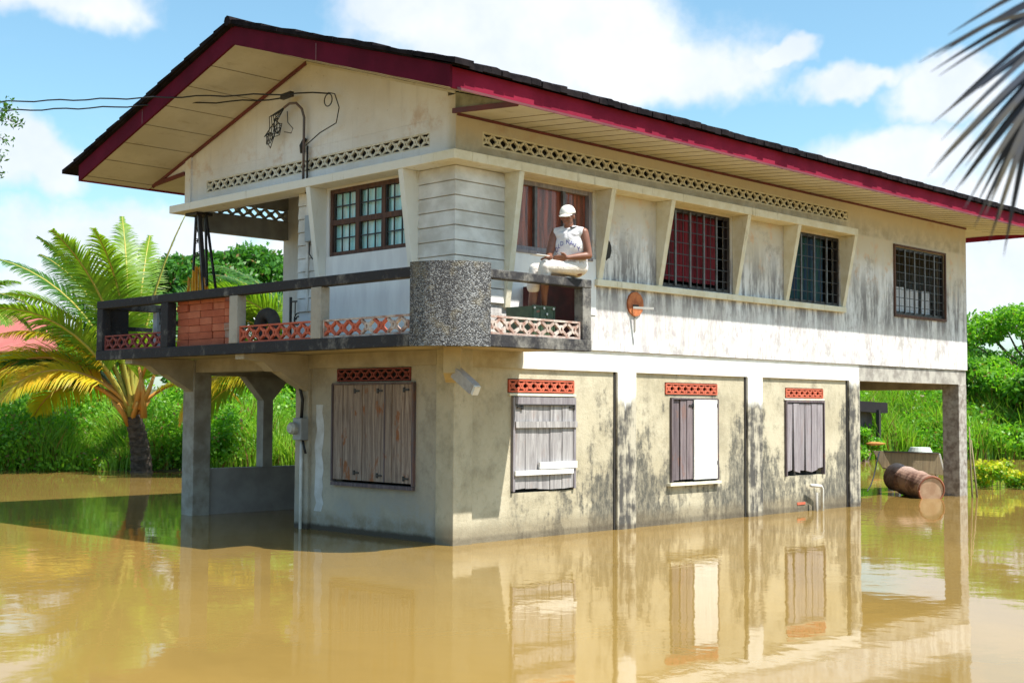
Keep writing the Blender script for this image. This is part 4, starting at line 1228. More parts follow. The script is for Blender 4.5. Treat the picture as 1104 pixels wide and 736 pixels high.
# barrel
def barrel():
    t = thing('rusty_barrel', 'large rusty steel barrel floating on its side under the right porch', 'barrel', (12.6, .8, .2))
    A = Vector((13.05, 1.22, .33)); Bp = Vector((12.2, .06, .16)); d = (Bp - A); L = d.length; d.normalize()
    prof = []
    R_ = .265
    for s_, r_ in ((0, .25), (.0, R_ + .012), (.02, R_ + .012), (.03, R_), (.28, R_), (.31, R_ + .018), (.34, R_), (.62, R_), (.65, R_ + .018), (.68, R_), (.97, R_), (.98, R_ + .012), (1.0, R_ + .012), (1.0, .295), (.985, .29), (.985, .001)):
        prof.append((s_, r_))
    mb = MB(); mb.tube([A + d * L * s_ + d * .0001 * i for i, (s_, r_) in enumerate(prof)][:13], [r_ for s_, r_ in prof][:13], 28, caps=True)
    m, b, p, pos, o = new_mat('barrel_rust')
    n = b.noise(pos, 3.2, 7, .7, .5); n2 = b.noise(pos, 30, 4, .7)
    z = sepz(b, pos)[2]
    c = b.mix(b.sm(n, .38, .62), (.36, .22, .165), (.12, .055, .038)); c = b.mix(b.m('MULTIPLY', b.sm(z, .42, .62), .6), c, (.62, .50, .44))
    c = b.mix(b.m('MULTIPLY', b.sm(n2, .55, .7), .3), c, (.06, .03, .02)); c = b.mix(b.m('MULTIPLY', b.sm(z, .2, .05), .7), c, (.07, .035, .02))
    b.put(p.inputs['Base Color'], c); p.inputs['Roughness'].default_value = .8; bump(b, p, n2, .4, .01)
    mb.build('drum', m, t, smooth=False)
    c2 = simple('barrel_end', (.52, .36, .24), (.40, .24, .15), 7, .85)
    MB().tube([Bp - d * .03, Bp + d * .006], [.235, .235], 28).build('end_disc', c2, t)
    pts = []
    a_ = d.cross(Vector((0, 0, 1))).normalized(); b_ = a_.cross(d)
    MB().tube([Bp + d * .008 + (a_ * math.cos(k * math.pi / 14) + b_ * math.sin(k * math.pi / 14)) * .25 for k in range(29)], .018, 6).build('rim', M['rust'], t, smooth=True)


barrel()
# trough table behind it
def trough():
    f = 26.5
    tl, tr, bl, br = P(953, 487, f), P(1012, 489, f), P(964, 507, f), P(1018, 512, f)
    back = Vector((.70, .71, 0)) * .8
    t = thing('wooden_trough', 'weathered wooden trough on legs behind the rusty barrel', 'trough', ((tl.x + tr.x) / 2, (tl.y + tr.y) / 2, 0))
    mwd = mk_wood('trough_wood', (.34, .27, .17), (.22, .17, .11), ra=.1); 
    MB().hexa([bl, br, tr, tl], [v + back * .04 for v in (bl, br, tr, tl)]).build('front_board', mwd, t)
    MB().hexa([bl + back * .95, br + back * .95, tr + back * .95, tl + back * .95], [v + back for v in (bl, br, tr, tl)]).build('back_board', mwd, t)
    side = (tr - tl).normalized() * .2
    MB().hexa([br + side * .02, tr + side * .02, tr + back + side, br + back + side * .5], [br + side * .2, tr + side * .2, tr + back + side * 1.2, br + back + side * .7]).build('end_board', simple('pale_board', (.62, .60, .56), (.5, .48, .44), 4), t)
    MB().hexa([bl + back * .05, br + back * .05, br + back * .94, bl + back * .94], [v + Vector((0, 0, .03)) for v in (bl + back * .05, br + back * .05, br + back * .94, bl + back * .94)]).build('floor_board', mwd, t)
    rm = simple('rim_dark', (.07, .06, .05), (.12, .1, .08))
    MB().bar(tl + Vector((0, 0, .01)), tr + Vector((0, 0, .01)), .06, .03).build('rim_board', rm, t)
    for p_ in (bl.lerp(br, .12) + back * .2, bl.lerp(br, .8) + back * .2, bl.lerp(br, .98) + back * .6, bl.lerp(br, .12) + back * .8):
        MB().bar((p_.x, p_.y, -.4), (p_.x, p_.y, p_.z + .01), .09, .09).build('leg', M['pvc'], t)
    c = P(992, 485, f + .6)
    t2 = thing('plastic_basin', 'pale upturned plastic basin lying in the wooden trough', 'basin', (c.x, c.y, c.z))
    MB().tube([(c.x, c.y, c.z - .22), (c.x, c.y, c.z - .08), (c.x, c.y, c.z + .06)], [.30, .27, .20], 20).build('bowl', simple('basin', (.45, .52, .50), (.6, .65, .62), 4, .5), t2, smooth=False)


trough()
# thin ropes and sticks
t = P(948, 487, 26); q = Vector((9.7, -.02, .25))
MB().tube([q, q.lerp(t, .25) - Vector((0, 0, .10)), q.lerp(t, .5) - Vector((0, 0, .12)), q.lerp(t, .75) - Vector((0, 0, .05)), t], .012, 5).build('rope', M['cable'], None, smooth=True,
    label='thin dark rope sagging from the last pilaster to the trough', category='rope')
st = mk_wood('bamboo', (.30, .26, .15), (.20, .16, .09), ra=0)
for (xa, ya, xb, yb, lb) in ((1045, 460, 1049, 540, 'thin stick leaning beside the right corner column, nearer the column'), (1047, 474, 1055, 538, 'shorter stick leaning beside the right corner column, farther right')):
    a_ = P(xa, ya, 24.6); b_ = P(xb, yb, 24.4)
    MB().tube([b_ - Vector((0, 0, .25)), b_.lerp(a_, .5) + Vector((.02, .02, 0)), a_], [.022, .018, .012], 6).build('stick', st, None, smooth=True, label=lb, category='stick', group='sticks beside the right column')

# far buildings ---------------------------------------------------------
def far_house():
    c = P(10, 437, 62); t = thing('red_roof_house', 'distant low house with faded red roof at the left edge', 'house', (c.x, c.y, .4))
    rm_ = simple('faded_red_roof', (.42, .12, .10), (.33, .09, .08), 2, .8); wm_ = simple('pale_wall', (.5, .45, .38), (.4, .35, .3), 2, .9)
    e1 = P(-120, 380, 62); e2 = P(66, 380, 62); bk = FW * 7; r1 = P(-120, 333, 66); r2 = P(38, 333, 66)
    u = Vector((0, 0, .08))
    mb = MB(); mb.hexa([e1, e2, r2, r1], [v + u for v in (e1, e2, r2, r1)])
    e3, e4 = e1 + bk, e2 + bk
    mb.hexa([r1 + FW * .02, r2 + FW * .02, e4, e3], [v + u for v in (r1 + FW * .02, r2 + FW * .02, e4, e3)]); mb.build('roof', rm_, t)
    w1 = e1 + FW * .5 + RT * .5; w2 = e2 + FW * .5 - RT * .6
    def at(v, z): return Vector((v.x, v.y, z))
    mb = MB(); mb.hexa([at(w1, .3), at(w2, .3), at(w2, e1.z), at(w1, e1.z)], [at(w1 + bk * .8, .3), at(w2 + bk * .8, .3), at(w2 + bk * .8, e1.z), at(w1 + bk * .8, e1.z)]); mb.build('wall', wm_, t)
    mb = MB(); y0 = P(0, 383, 61.6); y1 = P(58, 383, 61.6)
    for k in range(9):
        a_ = at(w2.lerp(w1, .05 + k * .07), e1.z - 1.6) - FW * .06; b_ = at(w2.lerp(w1, .09 + k * .07), e1.z - .5) - FW * .06
        mb.hexa([a_, at(b_, a_.z), b_, at(a_, b_.z)], [v + FW * .03 for v in (a_, at(b_, a_.z), b_, at(a_, b_.z))])
    mb.build('louvre', M['dark'], t)


far_house()
def far_shed():
    c = P(925, 445, 39); t = thing('dark_shed', 'small dark wooden shed half hidden behind the last pilaster', 'shed', (c.x, c.y, .3))
    p0, p1 = P(895, 430, 43), P(957, 434, 43); dn = Vector((0, 0, -.35)); bk = FW * 2.2
    MB().hexa([p0, p1, p1 + bk, p0 + bk], [v + dn for v in (p0, p1, p1 + bk, p0 + bk)]).build('roof', simple('shed_roof', (.03, .024, .03), (.02, .018, .022), 3), t)
    w0, w1 = P(897, 440, 43.3), P(940, 440, 43.3)
    def at(v, z): return Vector((v.x, v.y, z))
    MB().hexa([at(w0, -.3), at(w1, -.3), at(w1, 1.6), at(w0, 1.6)], [at(v + bk * .8, z) for v, z in ((w0, -.3), (w1, -.3), (w1, 1.6), (w0, 1.6))]).build('wall', M['wood_dark'], t)
    q = P(947, 445, 43); MB().bar(at(q, -.3), at(q, 1.65), .12, .12).build('post', M['dark'], t)


far_shed()
c = P(943, 478, 41); MB().tube([c + RT * -.3, c + RT * -.1, c + RT * .15, c + RT * .35], [.01, .06, .05, .01], 8).build('drifting_husk', simple('orange_husk', (.55, .25, .06), (.4, .16, .05), 8), None, smooth=True,
    label='small orange brown husk lying at the bank behind the porch', category='husk')

# ------------------------------------------------------------------ vegetation
L_bush = mk_leaf('bush_leaf', (.10, .30, .02), (.24, .46, .03), (.05, .17, .02), .45, .8, .05)
L_tree = mk_leaf('tree_leaf', (.04, .15, .018), (.09, .25, .028), (.025, .09, .012), .35, .6, .04)
L_pg = mk_leaf('palm_green', (.14, .27, .02), (.23, .34, .035), (.07, .18, .02), .4, 1.2)
L_pd = mk_leaf('palm_dark', (.04, .13, .02), (.08, .19, .03), (.03, .09, .015), .35, 1.0)
L_py = mk_leaf('palm_yellow', (.62, .46, .02), (.48, .46, .04), (.62, .34, .02), .45, 1.4)
L_yf = mk_leaf('yellow_bloom', (.62, .55, .02), (.40, .45, .03), (.16, .28, .02), .4, 3)
R_g = simple('rachis_green', (.34, .36, .06), (.42, .30, .05), 3, .6, bs=0)
R_o = simple('rachis_orange', (.58, .24, .04), (.45, .26, .06), 3, .6, bs=0)
BARK = simple('palm_bark', (.12, .09, .07), (.035, .025, .02), 7, .95, bs=.8, det=7, stretch=(1, 1, 2.5), bd=.03)
BARK2 = simple('tree_bark', (.14, .11, .08), (.08, .06, .045), 5, .95, bs=.6, stretch=(3, 3, .7))


def leaf_cloud(cs, rs, n, size, up=.35, rng=RNG, shell=.5, aspect=.5):
    """n leaf quads scattered in the volume of several ellipsoids"""
    cs = np.array(cs, float); rs = np.array(rs, float)
    if rs.ndim == 1: rs = np.stack([rs, rs, rs * .75], 1)
    w_ = rs.prod(1) ** (2 / 3); idx = rng.choice(len(cs), n, p=w_ / w_.sum())
    d = rng.normal(size=(n, 3)); d /= np.linalg.norm(d, axis=1, keepdims=True)
    r = shell + (1 - shell) * rng.random((n, 1)) ** .6
    r = r * (1 + .10 * rng.normal(size=(n, 1)))
    pos = cs[idx] + d * rs[idx] * r
    nrm = d * .5 + rng.normal(size=(n, 3)) * .75 + np.array([0, 0, up]); nrm /= np.linalg.norm(nrm, axis=1, keepdims=True)
    t = rng.normal(size=(n, 3)); t[:, 2] -= .5; t -= nrm * (t * nrm).sum(1, keepdims=True); t /= np.linalg.norm(t, axis=1, keepdims=True)
    s = np.cross(nrm, t); L = size * (.6 + .8 * rng.random((n, 1)))
    a = pos - t * L * .5; c = pos + t * L * .5 - nrm * L * .10; b = pos + s * L * aspect * .5 - nrm * L * .04; e = pos - s * L * aspect * .5 - nrm * L * .04
    V = np.stack([a, b, c, e], 1).reshape(-1, 3); F = np.arange(4 * n).reshape(n, 4)
    return V, F


def frond_arrays(base, az_, el, L, droop, leaf, n=104, tw=0.0, rng=RNG, vee=.40, hang=.62, wid=.042, curl=0.0, bare=.14):
    """coconut frond: rachis points + leaflet quads"""
    base = np.array(base, float); N_ = 24; pts = [base]; e = el; a = az_
    for i in range(N_):
        d = np.array([math.cos(e) * math.cos(a), math.cos(e) * math.sin(a), math.sin(e)])
        pts.append(pts[-1] + d * L / N_); e -= droop / N_ * (.5 + 1.0 * i / N_); a += curl / N_
    pts = np.array(pts)
    V = []; F = []; k = 0
    for i in range(n):
        s = bare + (1 - bare - .01) * i / (n - 1); x = s * N_; j = min(int(x), N_ - 1); f = x - j
        p = pts[j] * (1 - f) + pts[j + 1] * f; T = pts[j + 1] - pts[j]; T /= np.linalg.norm(T)
        side = np.cross(T, [0, 0, 1]); side /= max(np.linalg.norm(side), 1e-5); upv = np.cross(side, T)
        ca, sa = math.cos(tw), math.sin(tw); side, upv = side * ca + upv * sa, upv * ca - side * sa
        ll = leaf * (math.sin(math.pi * min(1, .12 + s * .93)) ** .6 * .85 + .15) * (.88 + .24 * rng.random())
        for sg in (-1, 1):
            fwd = .55 + .5 * s
            d = T * fwd + side * sg * 1.0 + upv * vee * (1 - s) + rng.normal(size=3) * .07; d /= np.linalg.norm(d)
            q = p.copy(); prev = None; w0 = wid
            for g in range(4):
                w_ = w0 * (1.0, 1.0, .7, .08)[g]
                nn = np.cross(d, upv); nn /= max(np.linalg.norm(nn), 1e-5)
                V += [q + nn * w_ / 2, q - nn * w_ / 2]
                if g: F.append((k - 2, k - 1, k + 1, k))
                k += 2
                q = q + d * ll / 3; d = d + np.array([0, 0, -1]) * hang * (.35 + .5 * g / 3) * (1 + .4 * rng.random()); d /= np.linalg.norm(d)
    return pts, np.array(V), np.array(F)


def add_frond(parent, base, az_deg, el_deg, L, droop_deg, leaf, mat, rmat, **kw):
    lab = kw.pop('label', None); rr_ = kw.pop('rr', .045)
    pts, V, F = frond_arrays(base, math.radians(az_deg), math.radians(el_deg), L, math.radians(droop_deg), leaf, **kw)
    o = fast_mesh('frond', V, F, [mat], parent)
    if lab: o['label'] = lab
    mb = MB(); mb.tube([tuple(p_) for p_ in pts[::2]], [rr_ * (1 - .85 * i / (len(pts[::2]) - 1)) for i in range(len(pts[::2]))], 6)
    r_ = mb.build('rachis', rmat, o, smooth=True)
    return o


AZR = math.degrees(math.atan2(RT.y, RT.x))      # azimuth of "screen right"
def azs(a): return AZR + a                       # 0 = right, 90 = away, 180 = left, 270 = towards the camera


def trunk(parent, base, top, r0, r1, n=14, rings=True, seed=0):
    r = random.Random(seed); pts = []; rs = []; base = Vector(base); top = Vector(top)
    for i in range(n * 2 + 1):
        f = i / (n * 2); q = base.lerp(top, f); q += RT * (math.sin(f * 2.6) * .10); pts.append(q)
        rr_ = r0 + (r1 - r0) * f ** .7
        rs.append(rr_ * (1.0 + (.07 if i % 2 else -.03) + r.uniform(-.02, .02)))
    return MB().tube(pts, rs, 14).build('trunk', BARK, parent, smooth=False)


# main palm at the left
b0 = P(153, 509, 32.0); b0.z = -.3; c0 = P(138, 436, 31.8)
t = thing('coconut_palm', 'young coconut palm with orange leaf stalks standing in the water left of the house', 'palm tree', (b0.x, b0.y, 0))
trunk(t, b0, P(141, 448, 31.8), .30, .20, 9, seed=1)
cen = P(141, 446, 31.8)
r_ = np.random.default_rng(21)
specs = [  # azimuth(screen), elevation, length, droop, mat
    (172, 50, 4.7, 112, L_py, R_o, 1.15, 'yellow frond arching left over the thicket'), (186, 38, 4.3, 88, L_py, R_o, 1.1, None), (205, 48, 3.6, 120, L_py, R_o, 1.0, None), (150, 34, 4.0, 95, L_py, R_o, 1.0, None),
    (150, 60, 5.0, 95, L_pg, R_g, .80, None), (125, 70, 5.4, 60, L_pg, R_g, .80, None), (165, 66, 5.2, 72, L_pg, R_g, .80, None),
    (98, 78, 5.6, 40, L_pg, R_g, .80, None), (200, 74, 5.1, 66, L_pd, R_g, .80, None), (225, 64, 5.0, 85, L_pg, R_g, .80, None),
    (262, 82, 5.0, 55, L_pg, R_g, .9, None), (20, 84, 5.5, 22, L_pg, R_g, .5, 'young upright frond'), (60, 72, 5.0, 62, L_pd, R_g, .80, None),
    (15, 52, 3.2, 120, L_py, R_o, .7, None), (310, 66, 3.6, 95, L_pg, R_o, .8, None), (140, 48, 4.4, 90, L_pd, R_g, .9, None), (190, 62, 4.3, 92, L_py, R_o, .8, None), (158, 76, 5.4, 58, L_pd, R_g, .80, None), (186, 80, 5.0, 50, L_pd, R_g, .80, None), (115, 84, 5.7, 38, L_pg, R_g, .80, None), (170, 40, 4.2, 55, L_pd, R_g, .9, None), (240, 78, 5.2, 50, L_pg, R_g, .9, None), (182, 60, 5.2, 60, L_pd, R_g, .80, None)]
for i, (a_, e_, L, dr, mt_, rm_, lf, lb) in enumerate(specs):
    kw = dict(rng=np.random.default_rng(100 + i), tw=(-.5 + (i % 3) * .5), bare=.25, rr=.06)
    if a_ == 20: kw.update(vee=.1, hang=.05, tw=0)
    if mt_ is L_py: kw.update(hang=.9)
    if lb: kw['label'] = lb
    add_frond(t, cen + Vector((r_.uniform(-.08, .08), r_.uniform(-.08, .08), r_.uniform(-.1, .15))), azs(a_), e_, L, dr, lf, mt_, rm_, **kw)
mb = MB()
for k in range(6):                       # stumps of old stalks round the crown
    a_ = math.radians(k * 60 + 20); d = Vector((math.cos(a_), math.sin(a_), 1.3)).normalized(); q = cen + Vector((0, 0, -.35 + .05 * (k % 3)))
    mb.tube([q + d * .1, q + d * .45, q + d * .75], [.075, .06, .035], 6)
mb.build('stalk_stump', R_o, t, smooth=True)
# bare orange stalks
mb = MB()
for (px0, py0, px1, py1) in ((150, 440, 166, 405), (146, 440, 152, 402), (155, 450, 150, 395)):
    mb.tube([P(px0, py0, 31.6), P((px0 + px1) / 2 + 2, (py0 + py1) / 2, 31.5), P(px1, py1, 31.4)], [.09, .06, .04], 7)
mb.build('orange_stalk', R_o, t, smooth=True)

# palm behind the porch
cen = P(345, 408, 30); bb = cen.copy(); bb.z = 0
t = thing('coconut_palm', 'coconut palm mostly hidden behind the house, seen through the porch', 'palm tree', (bb.x, bb.y, 0))
trunk(t, (bb.x + .3, bb.y, -.5), cen, .24, .18, 9, seed=2)
for i, (a_, e_, L, dr, mt_, lf) in enumerate([(176, 52, 3.9, 80, L_pd, .9), (168, 70, 4.2, 70, L_pd, .9), (190, 36, 3.7, 85, L_pg, .9), (205, 62, 3.9, 80, L_pg, .9), (150, 60, 5, 70, L_pd, 1.0),
                                              (186, 22, 3.9, 108, L_py, .85), (178, 14, 3.7, 104, L_pg, .8), (100, 75, 5, 60, L_pd, 1), (20, 60, 5, 70, L_pd, 1), (330, 50, 4.5, 80, L_pd, 1), (270, 50, 4.0, 80, L_pg, 1), (60, 40, 4.0, 80, L_pg, 1), (182, 58, 4.1, 60, L_pd, .95)]):
    add_frond(t, cen, azs(a_), e_, L, dr, lf, mt_, R_g if mt_ is not L_py else R_o, rng=np.random.default_rng(200 + i), tw=(i % 3 - 1) * .5, hang=.6 if mt_ is not L_py else 1.1)

# palm at the left frame edge
cen = P(-40, 345, 40); bb = cen.copy(); bb.z = .2
t = thing('coconut_palm', 'coconut palm cut by the left frame edge above the red roof', 'palm tree', (bb.x, bb.y, .2))
trunk(t, (bb.x, bb.y, -.1), cen, .22, .17, 12, seed=3)
for i in range(11):
    add_frond(t, cen, azs(i * 33), (65, 30, 50)[i % 3], 2.3, (80, 95, 70)[i % 3], .75, (L_pg, L_pd)[i % 2], R_g, rng=np.random.default_rng(300 + i), hang=.6)

# near palm at the top right, mostly outside the frame
cen = P(2150, -260, 5.4)
t = thing('coconut_palm', 'frond tips of a near palm hanging out of focus into the top right corner', 'palm tree', (cen.x + .4, cen.y, -.3))
trunk(t, (cen.x + .4, cen.y + .1, -.4), cen, .2, .14, 16, seed=4)
e0 = P(1190, -110, 3.6)


def near_frond(p0, p1, p2, leaflets, mat, seed):
    r = np.random.default_rng(seed); p0, p1, p2 = (np.array(q[:]) for q in (p0, p1, p2))
    def bez(s): return (1 - s) ** 2 * p0 + 2 * s * (1 - s) * p1 + s * s * p2
    V = []; F = []; k = 0
    for (s, tip, bend) in leaflets:
        p = bez(s); tip = np.array(tip[:]); d = tip - p
        vd = (p + tip) / 2 - np.array(CAM[:]); n_ = np.cross(d, vd); n_ /= np.linalg.norm(n_)
        for g in range(7):
            f = g / 6; q = p + d * f + np.array([0, 0, -bend]) * 4 * f * (1 - f) * -1
            w_ = .0150 * (.8, 1, 1.05, .95, .75, .45, .06)[g]
            V += [q + n_ * w_ / 2, q - n_ * w_ / 2]
            if g: F.append((k - 2, k - 1, k + 1, k))
            k += 2
    o = fast_mesh('frond', np.array(V), np.array(F), [mat], t)
    MB().tube([tuple(bez(i / 12)) for i in range(13)], [.02 * (1 - .5 * i / 12) for i in range(13)], 6).build('rachis', R_g, o, smooth=True)


L_near = simple('palm_near', (.04, .05, .075), (.07, .06, .04), 3, .8, bs=0, spec=.1)
fN = 3.3
tips = [((1130, -40), (990, 68)), ((1135, -30), (1003, 78)), ((1140, -20), (1012, 82)), ((1125, -50), (1008, 62)), ((1128, -8), (1060, 30)),
        ((1150, -5), (1020, 120)), ((1152, 10), (1014, 152)), ((1150, 25), (1056, 96)), ((1152, 35), (1008, 178)), ((1150, 45), (1016, 200)), ((1148, 60), (1040, 180)),
        ((1146, 72), (1028, 208)), ((1142, 85), (1040, 224)), ((1140, 95), (1052, 222)), ((1138, 100), (1062, 232)), ((1134, 110), (1066, 262)),
        ((1130, 118), (1075, 240)), ((1128, 125), (1082, 276)), ((1124, 120), (1078, 228)), ((1122, 90), (1060, 205)), ((1120, 60), (1045, 160)), ((1150, -60), (1022, 38)), ((1152, 15), (1004, 134)), ((1150, 40), (1000, 190)), ((1147, 66), (1022, 192)), ((1141, 92), (1036, 200)), ((1136, 105), (1050, 246)), ((1131, 112), (1070, 214)), ((1126, 122), (1088, 250))]
p0, p1, p2 = P(1215, -170, fN), P(1175, 20, fN), P(1108, 128, fN)
def near_s(q):
    best = 0; bd_ = 9e9
    for i in range(41):
        s = i / 40; pt = (1 - s) ** 2 * p0 + 2 * s * (1 - s) * p1 + s * s * p2; d = (pt - q).length
        if d < bd_: bd_ = d; best = s
    return best
near_frond(p0, p1, p2, [(near_s(P(*a_, fN)), P(*b_, fN * (.98 + .05 * math.sin(i * 3))), .012) for i, (a_, b_) in enumerate(tips)], L_near, 5)
MB().tube([cen, cen.lerp(p0, .25) + Vector((0, 0, .28)), cen.lerp(p0, .5) + Vector((0, 0, .38)), cen.lerp(p0, .75) + Vector((0, 0, .28)), p0], [.045, .038, .032, .027, .022], 6).build('stalk', R_g, t, smooth=True)
for i, a_ in enumerate((20, 70, 320, 345, 290)):
    add_frond(t, cen, azs(a_), 50, 2.6, 90, .6, L_pd, R_g, rng=np.random.default_rng(400 + i))

# thicket along both banks (nobody could count it)


def bank_f(r): return 33.0 + 11.0 / (1 + math.exp(-(r - 6) / 2.5))


def thicket(name, label, rng_r, seed, hfun, dens, size, mat, rows=6, depth=1.5):
    rg = np.random.default_rng(seed); cs = []; rs = []
    r = rng_r[0]
    while r < rng_r[1]:
        for k in range(rows):
            f = bank_f(r) + .5 + k * depth + rg.uniform(-.5, .5); rr_ = rg.uniform(.7, 1.35)
            h = hfun(r, k) * rg.uniform(.45, 1.15)
            q = Vector((CAM.x, CAM.y, 0)) + FW * f + RT * (r + rg.uniform(-.4, .4))
            zt_ = h - rr_ * .5
            cs.append((q.x, q.y, zt_)); rs.append((rr_, rr_, rr_ * .6))
            if zt_ > .9: cs.append((q.x, q.y, zt_ * .45)); rs.append((rr_ * 1.05, rr_ * 1.05, zt_ * .5))
        r += .8
    V, F = leaf_cloud(cs, rs, int(dens * (rng_r[1] - rng_r[0])), size, rng=rg, shell=.55, aspect=.6)
    keep = (V.reshape(-1, 4, 3)[:, :, 2].min(1) > .01); V = V.reshape(-1, 4, 3)[keep].reshape(-1, 3); F = np.arange(len(V)).reshape(-1, 4)
    o = fast_mesh(name, V, F, [mat]); o['kind'] = 'stuff'; o['label'] = label; o['category'] = 'undergrowth'
    return o


thicket('undergrowth', 'bright green thicket along the left bank behind the palm', (-15, -3), 31, lambda r, k: 1.1 + .36 * k + .5 * math.sin(r * 1.3), 19000, .115, L_bush)
thicket('undergrowth', 'green thicket behind the house between the two banks', (-3, 8), 32, lambda r, k: 1.4 + .35 * k, 6000, .19, L_bush)
thicket('undergrowth', 'green thicket seen under the right end of the house', (8, 24), 33, lambda r, k: (1.1 + .50 * k + .3 * math.sin(r * 1.7)) * (1.0 if r < 16 else 1.25), 15000, .14, L_bush, rows=7)
thicket('undergrowth', 'sparser thicket on the bank past the left frame edge', (-38, -15), 34, lambda r, k: 1.3 + .3 * k, 2500, .25, L_bush)
thicket('undergrowth', 'sparser thicket on the bank past the right frame edge', (24, 46), 35, lambda r, k: 1.5 + .4 * k, 2500, .25, L_bush)


def grass(name, label, rr_, n, seed, h0, h1, mat, f0=-.3, f1=3.0):
    rg = np.random.default_rng(seed); r = rg.uniform(rr_[0], rr_[1], n); f = np.array([bank_f(x) for x in r]) + rg.uniform(f0, f1, n) ** 1.0
    base = np.stack([CAM.x + FW.x * f + RT.x * r, CAM.y + FW.y * f + RT.y * r, np.full(n, .0)], 1)
    h = rg.uniform(h0, h1, n) * (.6 + .5 * np.sin(r * 2.1 + f)) + .25 + (f - np.array([bank_f(x) for x in r])).clip(0) * .35
    lean = rg.normal(size=(n, 3)) * .28; lean[:, 2] = 0; side = rg.normal(size=(n, 3)); side[:, 2] = 0; side /= np.linalg.norm(side, axis=1, keepdims=True)
    w_ = rg.uniform(.012, .028, (n, 1)); hh = h[:, None] * np.array([0, 0, 1.0])
    mid = base + hh * .6 + lean * .35 * h[:, None]; tip = base + hh + lean * h[:, None] * 1.1
    V = np.stack([base - side * w_, base + side * w_, mid + side * w_ * .9, mid - side * w_ * .9, tip + side * .002, tip - side * .002], 1).reshape(-1, 3)
    k = np.arange(n)[:, None] * 6; F = np.concatenate([k + np.array([[0, 1, 2, 3]]), k + np.array([[3, 2, 4, 5]])], 0)
    o = fast_mesh(name, V, F, [mat]); o['kind'] = 'stuff'; o['label'] = label; o['category'] = 'grass'


L_gr = mk_leaf('reed_grass', (.16, .36, .03), (.34, .50, .05), (.10, .26, .03), .4, 1.0, .12)
grass('tall_grass', 'tall pale green grass at the water edge of the left bank', (-15, -2), 15000, 81, .3, .85, L_gr)
grass('tall_grass', 'tall pale green grass on the right bank behind the open bay', (8, 24), 26000, 82, .5, 1.3, L_gr, f1=6)


def tree(name, label, px, py, f, R_, n, seed, mat=L_tree, lobes=14, sq=.8, size=.22, cat='tree', group=None, spread=1.0):
    rg = np.random.default_rng(seed); c = P(px, py, f)
    base = Vector((c.x, c.y, .2)); t = thing(name, label, cat, base, group)
    cs = []; rs = []; mb = MB()
    tp = c - Vector((0, 0, R_ * .6)); mb.tube([base - Vector((0, 0, .4)), base.lerp(tp, .5) + RT * .1, tp, c], [R_ * .075, R_ * .06, R_ * .045, R_ * .02], 8)
    for i in range(lobes):
        d = rg.normal(size=3); d /= np.linalg.norm(d); d[2] = abs(d[2]) * .9 - .25
        rad = R_ * rg.uniform(.45, .95) * spread; q = np.array(c[:]) + d * rad * np.array([1, 1, sq]); lr = R_ * rg.uniform(.22, .42)
        cs.append(q); rs.append((lr, lr, lr * .7))
        mb.tube([tp, (Vector(q) + tp) / 2 + Vector((0, 0, -.1 * R_)), Vector(q)], [R_ * .03, R_ * .018, R_ * .008], 5)
    mb.build('trunk', BARK2, t, smooth=True)
    V, F = leaf_cloud(cs, rs, n, size, rng=rg, shell=.35, aspect=.5); fast_mesh('crown', V, F, [mat], t)
    return t


GT = 'trees beyond the left bank'
tree('leafy_tree', 'tall dense green tree rising behind the upper porch rail', 240, 312, 46, 2.7, 30000, 51, group=GT)
tree('leafy_tree', 'dark green tree between the palm crown and the iron corner post', 196, 318, 48, 2.5, 26000, 52, group=GT)
tree('leafy_tree', 'green tree behind the porch beside the lapped pier', 300, 318, 48, 2.6, 26000, 53, group=GT)
tree('leafy_tree', 'low green tree behind the young palm crown', 128, 372, 46, 1.8, 14000, 54, group=GT)
tree('leafy_tree', 'green tree behind the porch opening left of the flared column', 240, 400, 42, 2.0, 20000, 58, L_bush, group=GT)
tree('leafy_tree', 'green tree behind the porch opening right of the flared column', 310, 405, 42, 2.0, 16000, 59, L_bush, group=GT)
tree('leafy_tree', 'small green bushy tree at the left edge below the red roof', 8, 408, 38, 1.0, 7000, 60, L_bush, size=.16, group=GT)
GR = 'trees beyond the right bank'
tree('leafy_tree', 'spreading tree with feathery crown right of the house', 1112, 352, 50, 2.6, 16000, 55, L_bush, sq=.62, size=.17, lobes=17, spread=1.2, group=GR)
tree('leafy_tree', 'broad green tree standing low behind the right corner of the house', 1070, 425, 48, 2.3, 24000, 56, L_bush, size=.2, group=GR)
tree('leafy_tree', 'bushy tree at the right frame edge above the yellow flowered shrub', 1125, 430, 46, 2.4, 20000, 57, L_bush, size=.2, group=GR)
tree('leafy_tree', 'dark tree behind the opening under the right end of the house', 960, 405, 54, 2.6, 18000, 61, group=GR)
tree('leafy_tree', 'second dark tree behind the opening near the corner column', 1015, 408, 56, 2.6, 14000, 62, group=GR)
tree('leafy_bush', 'low bright bush at the water edge in front of the dark shed', 932, 482, 41, 1.0, 9000, 63, L_bush, size=.14, cat='bush')
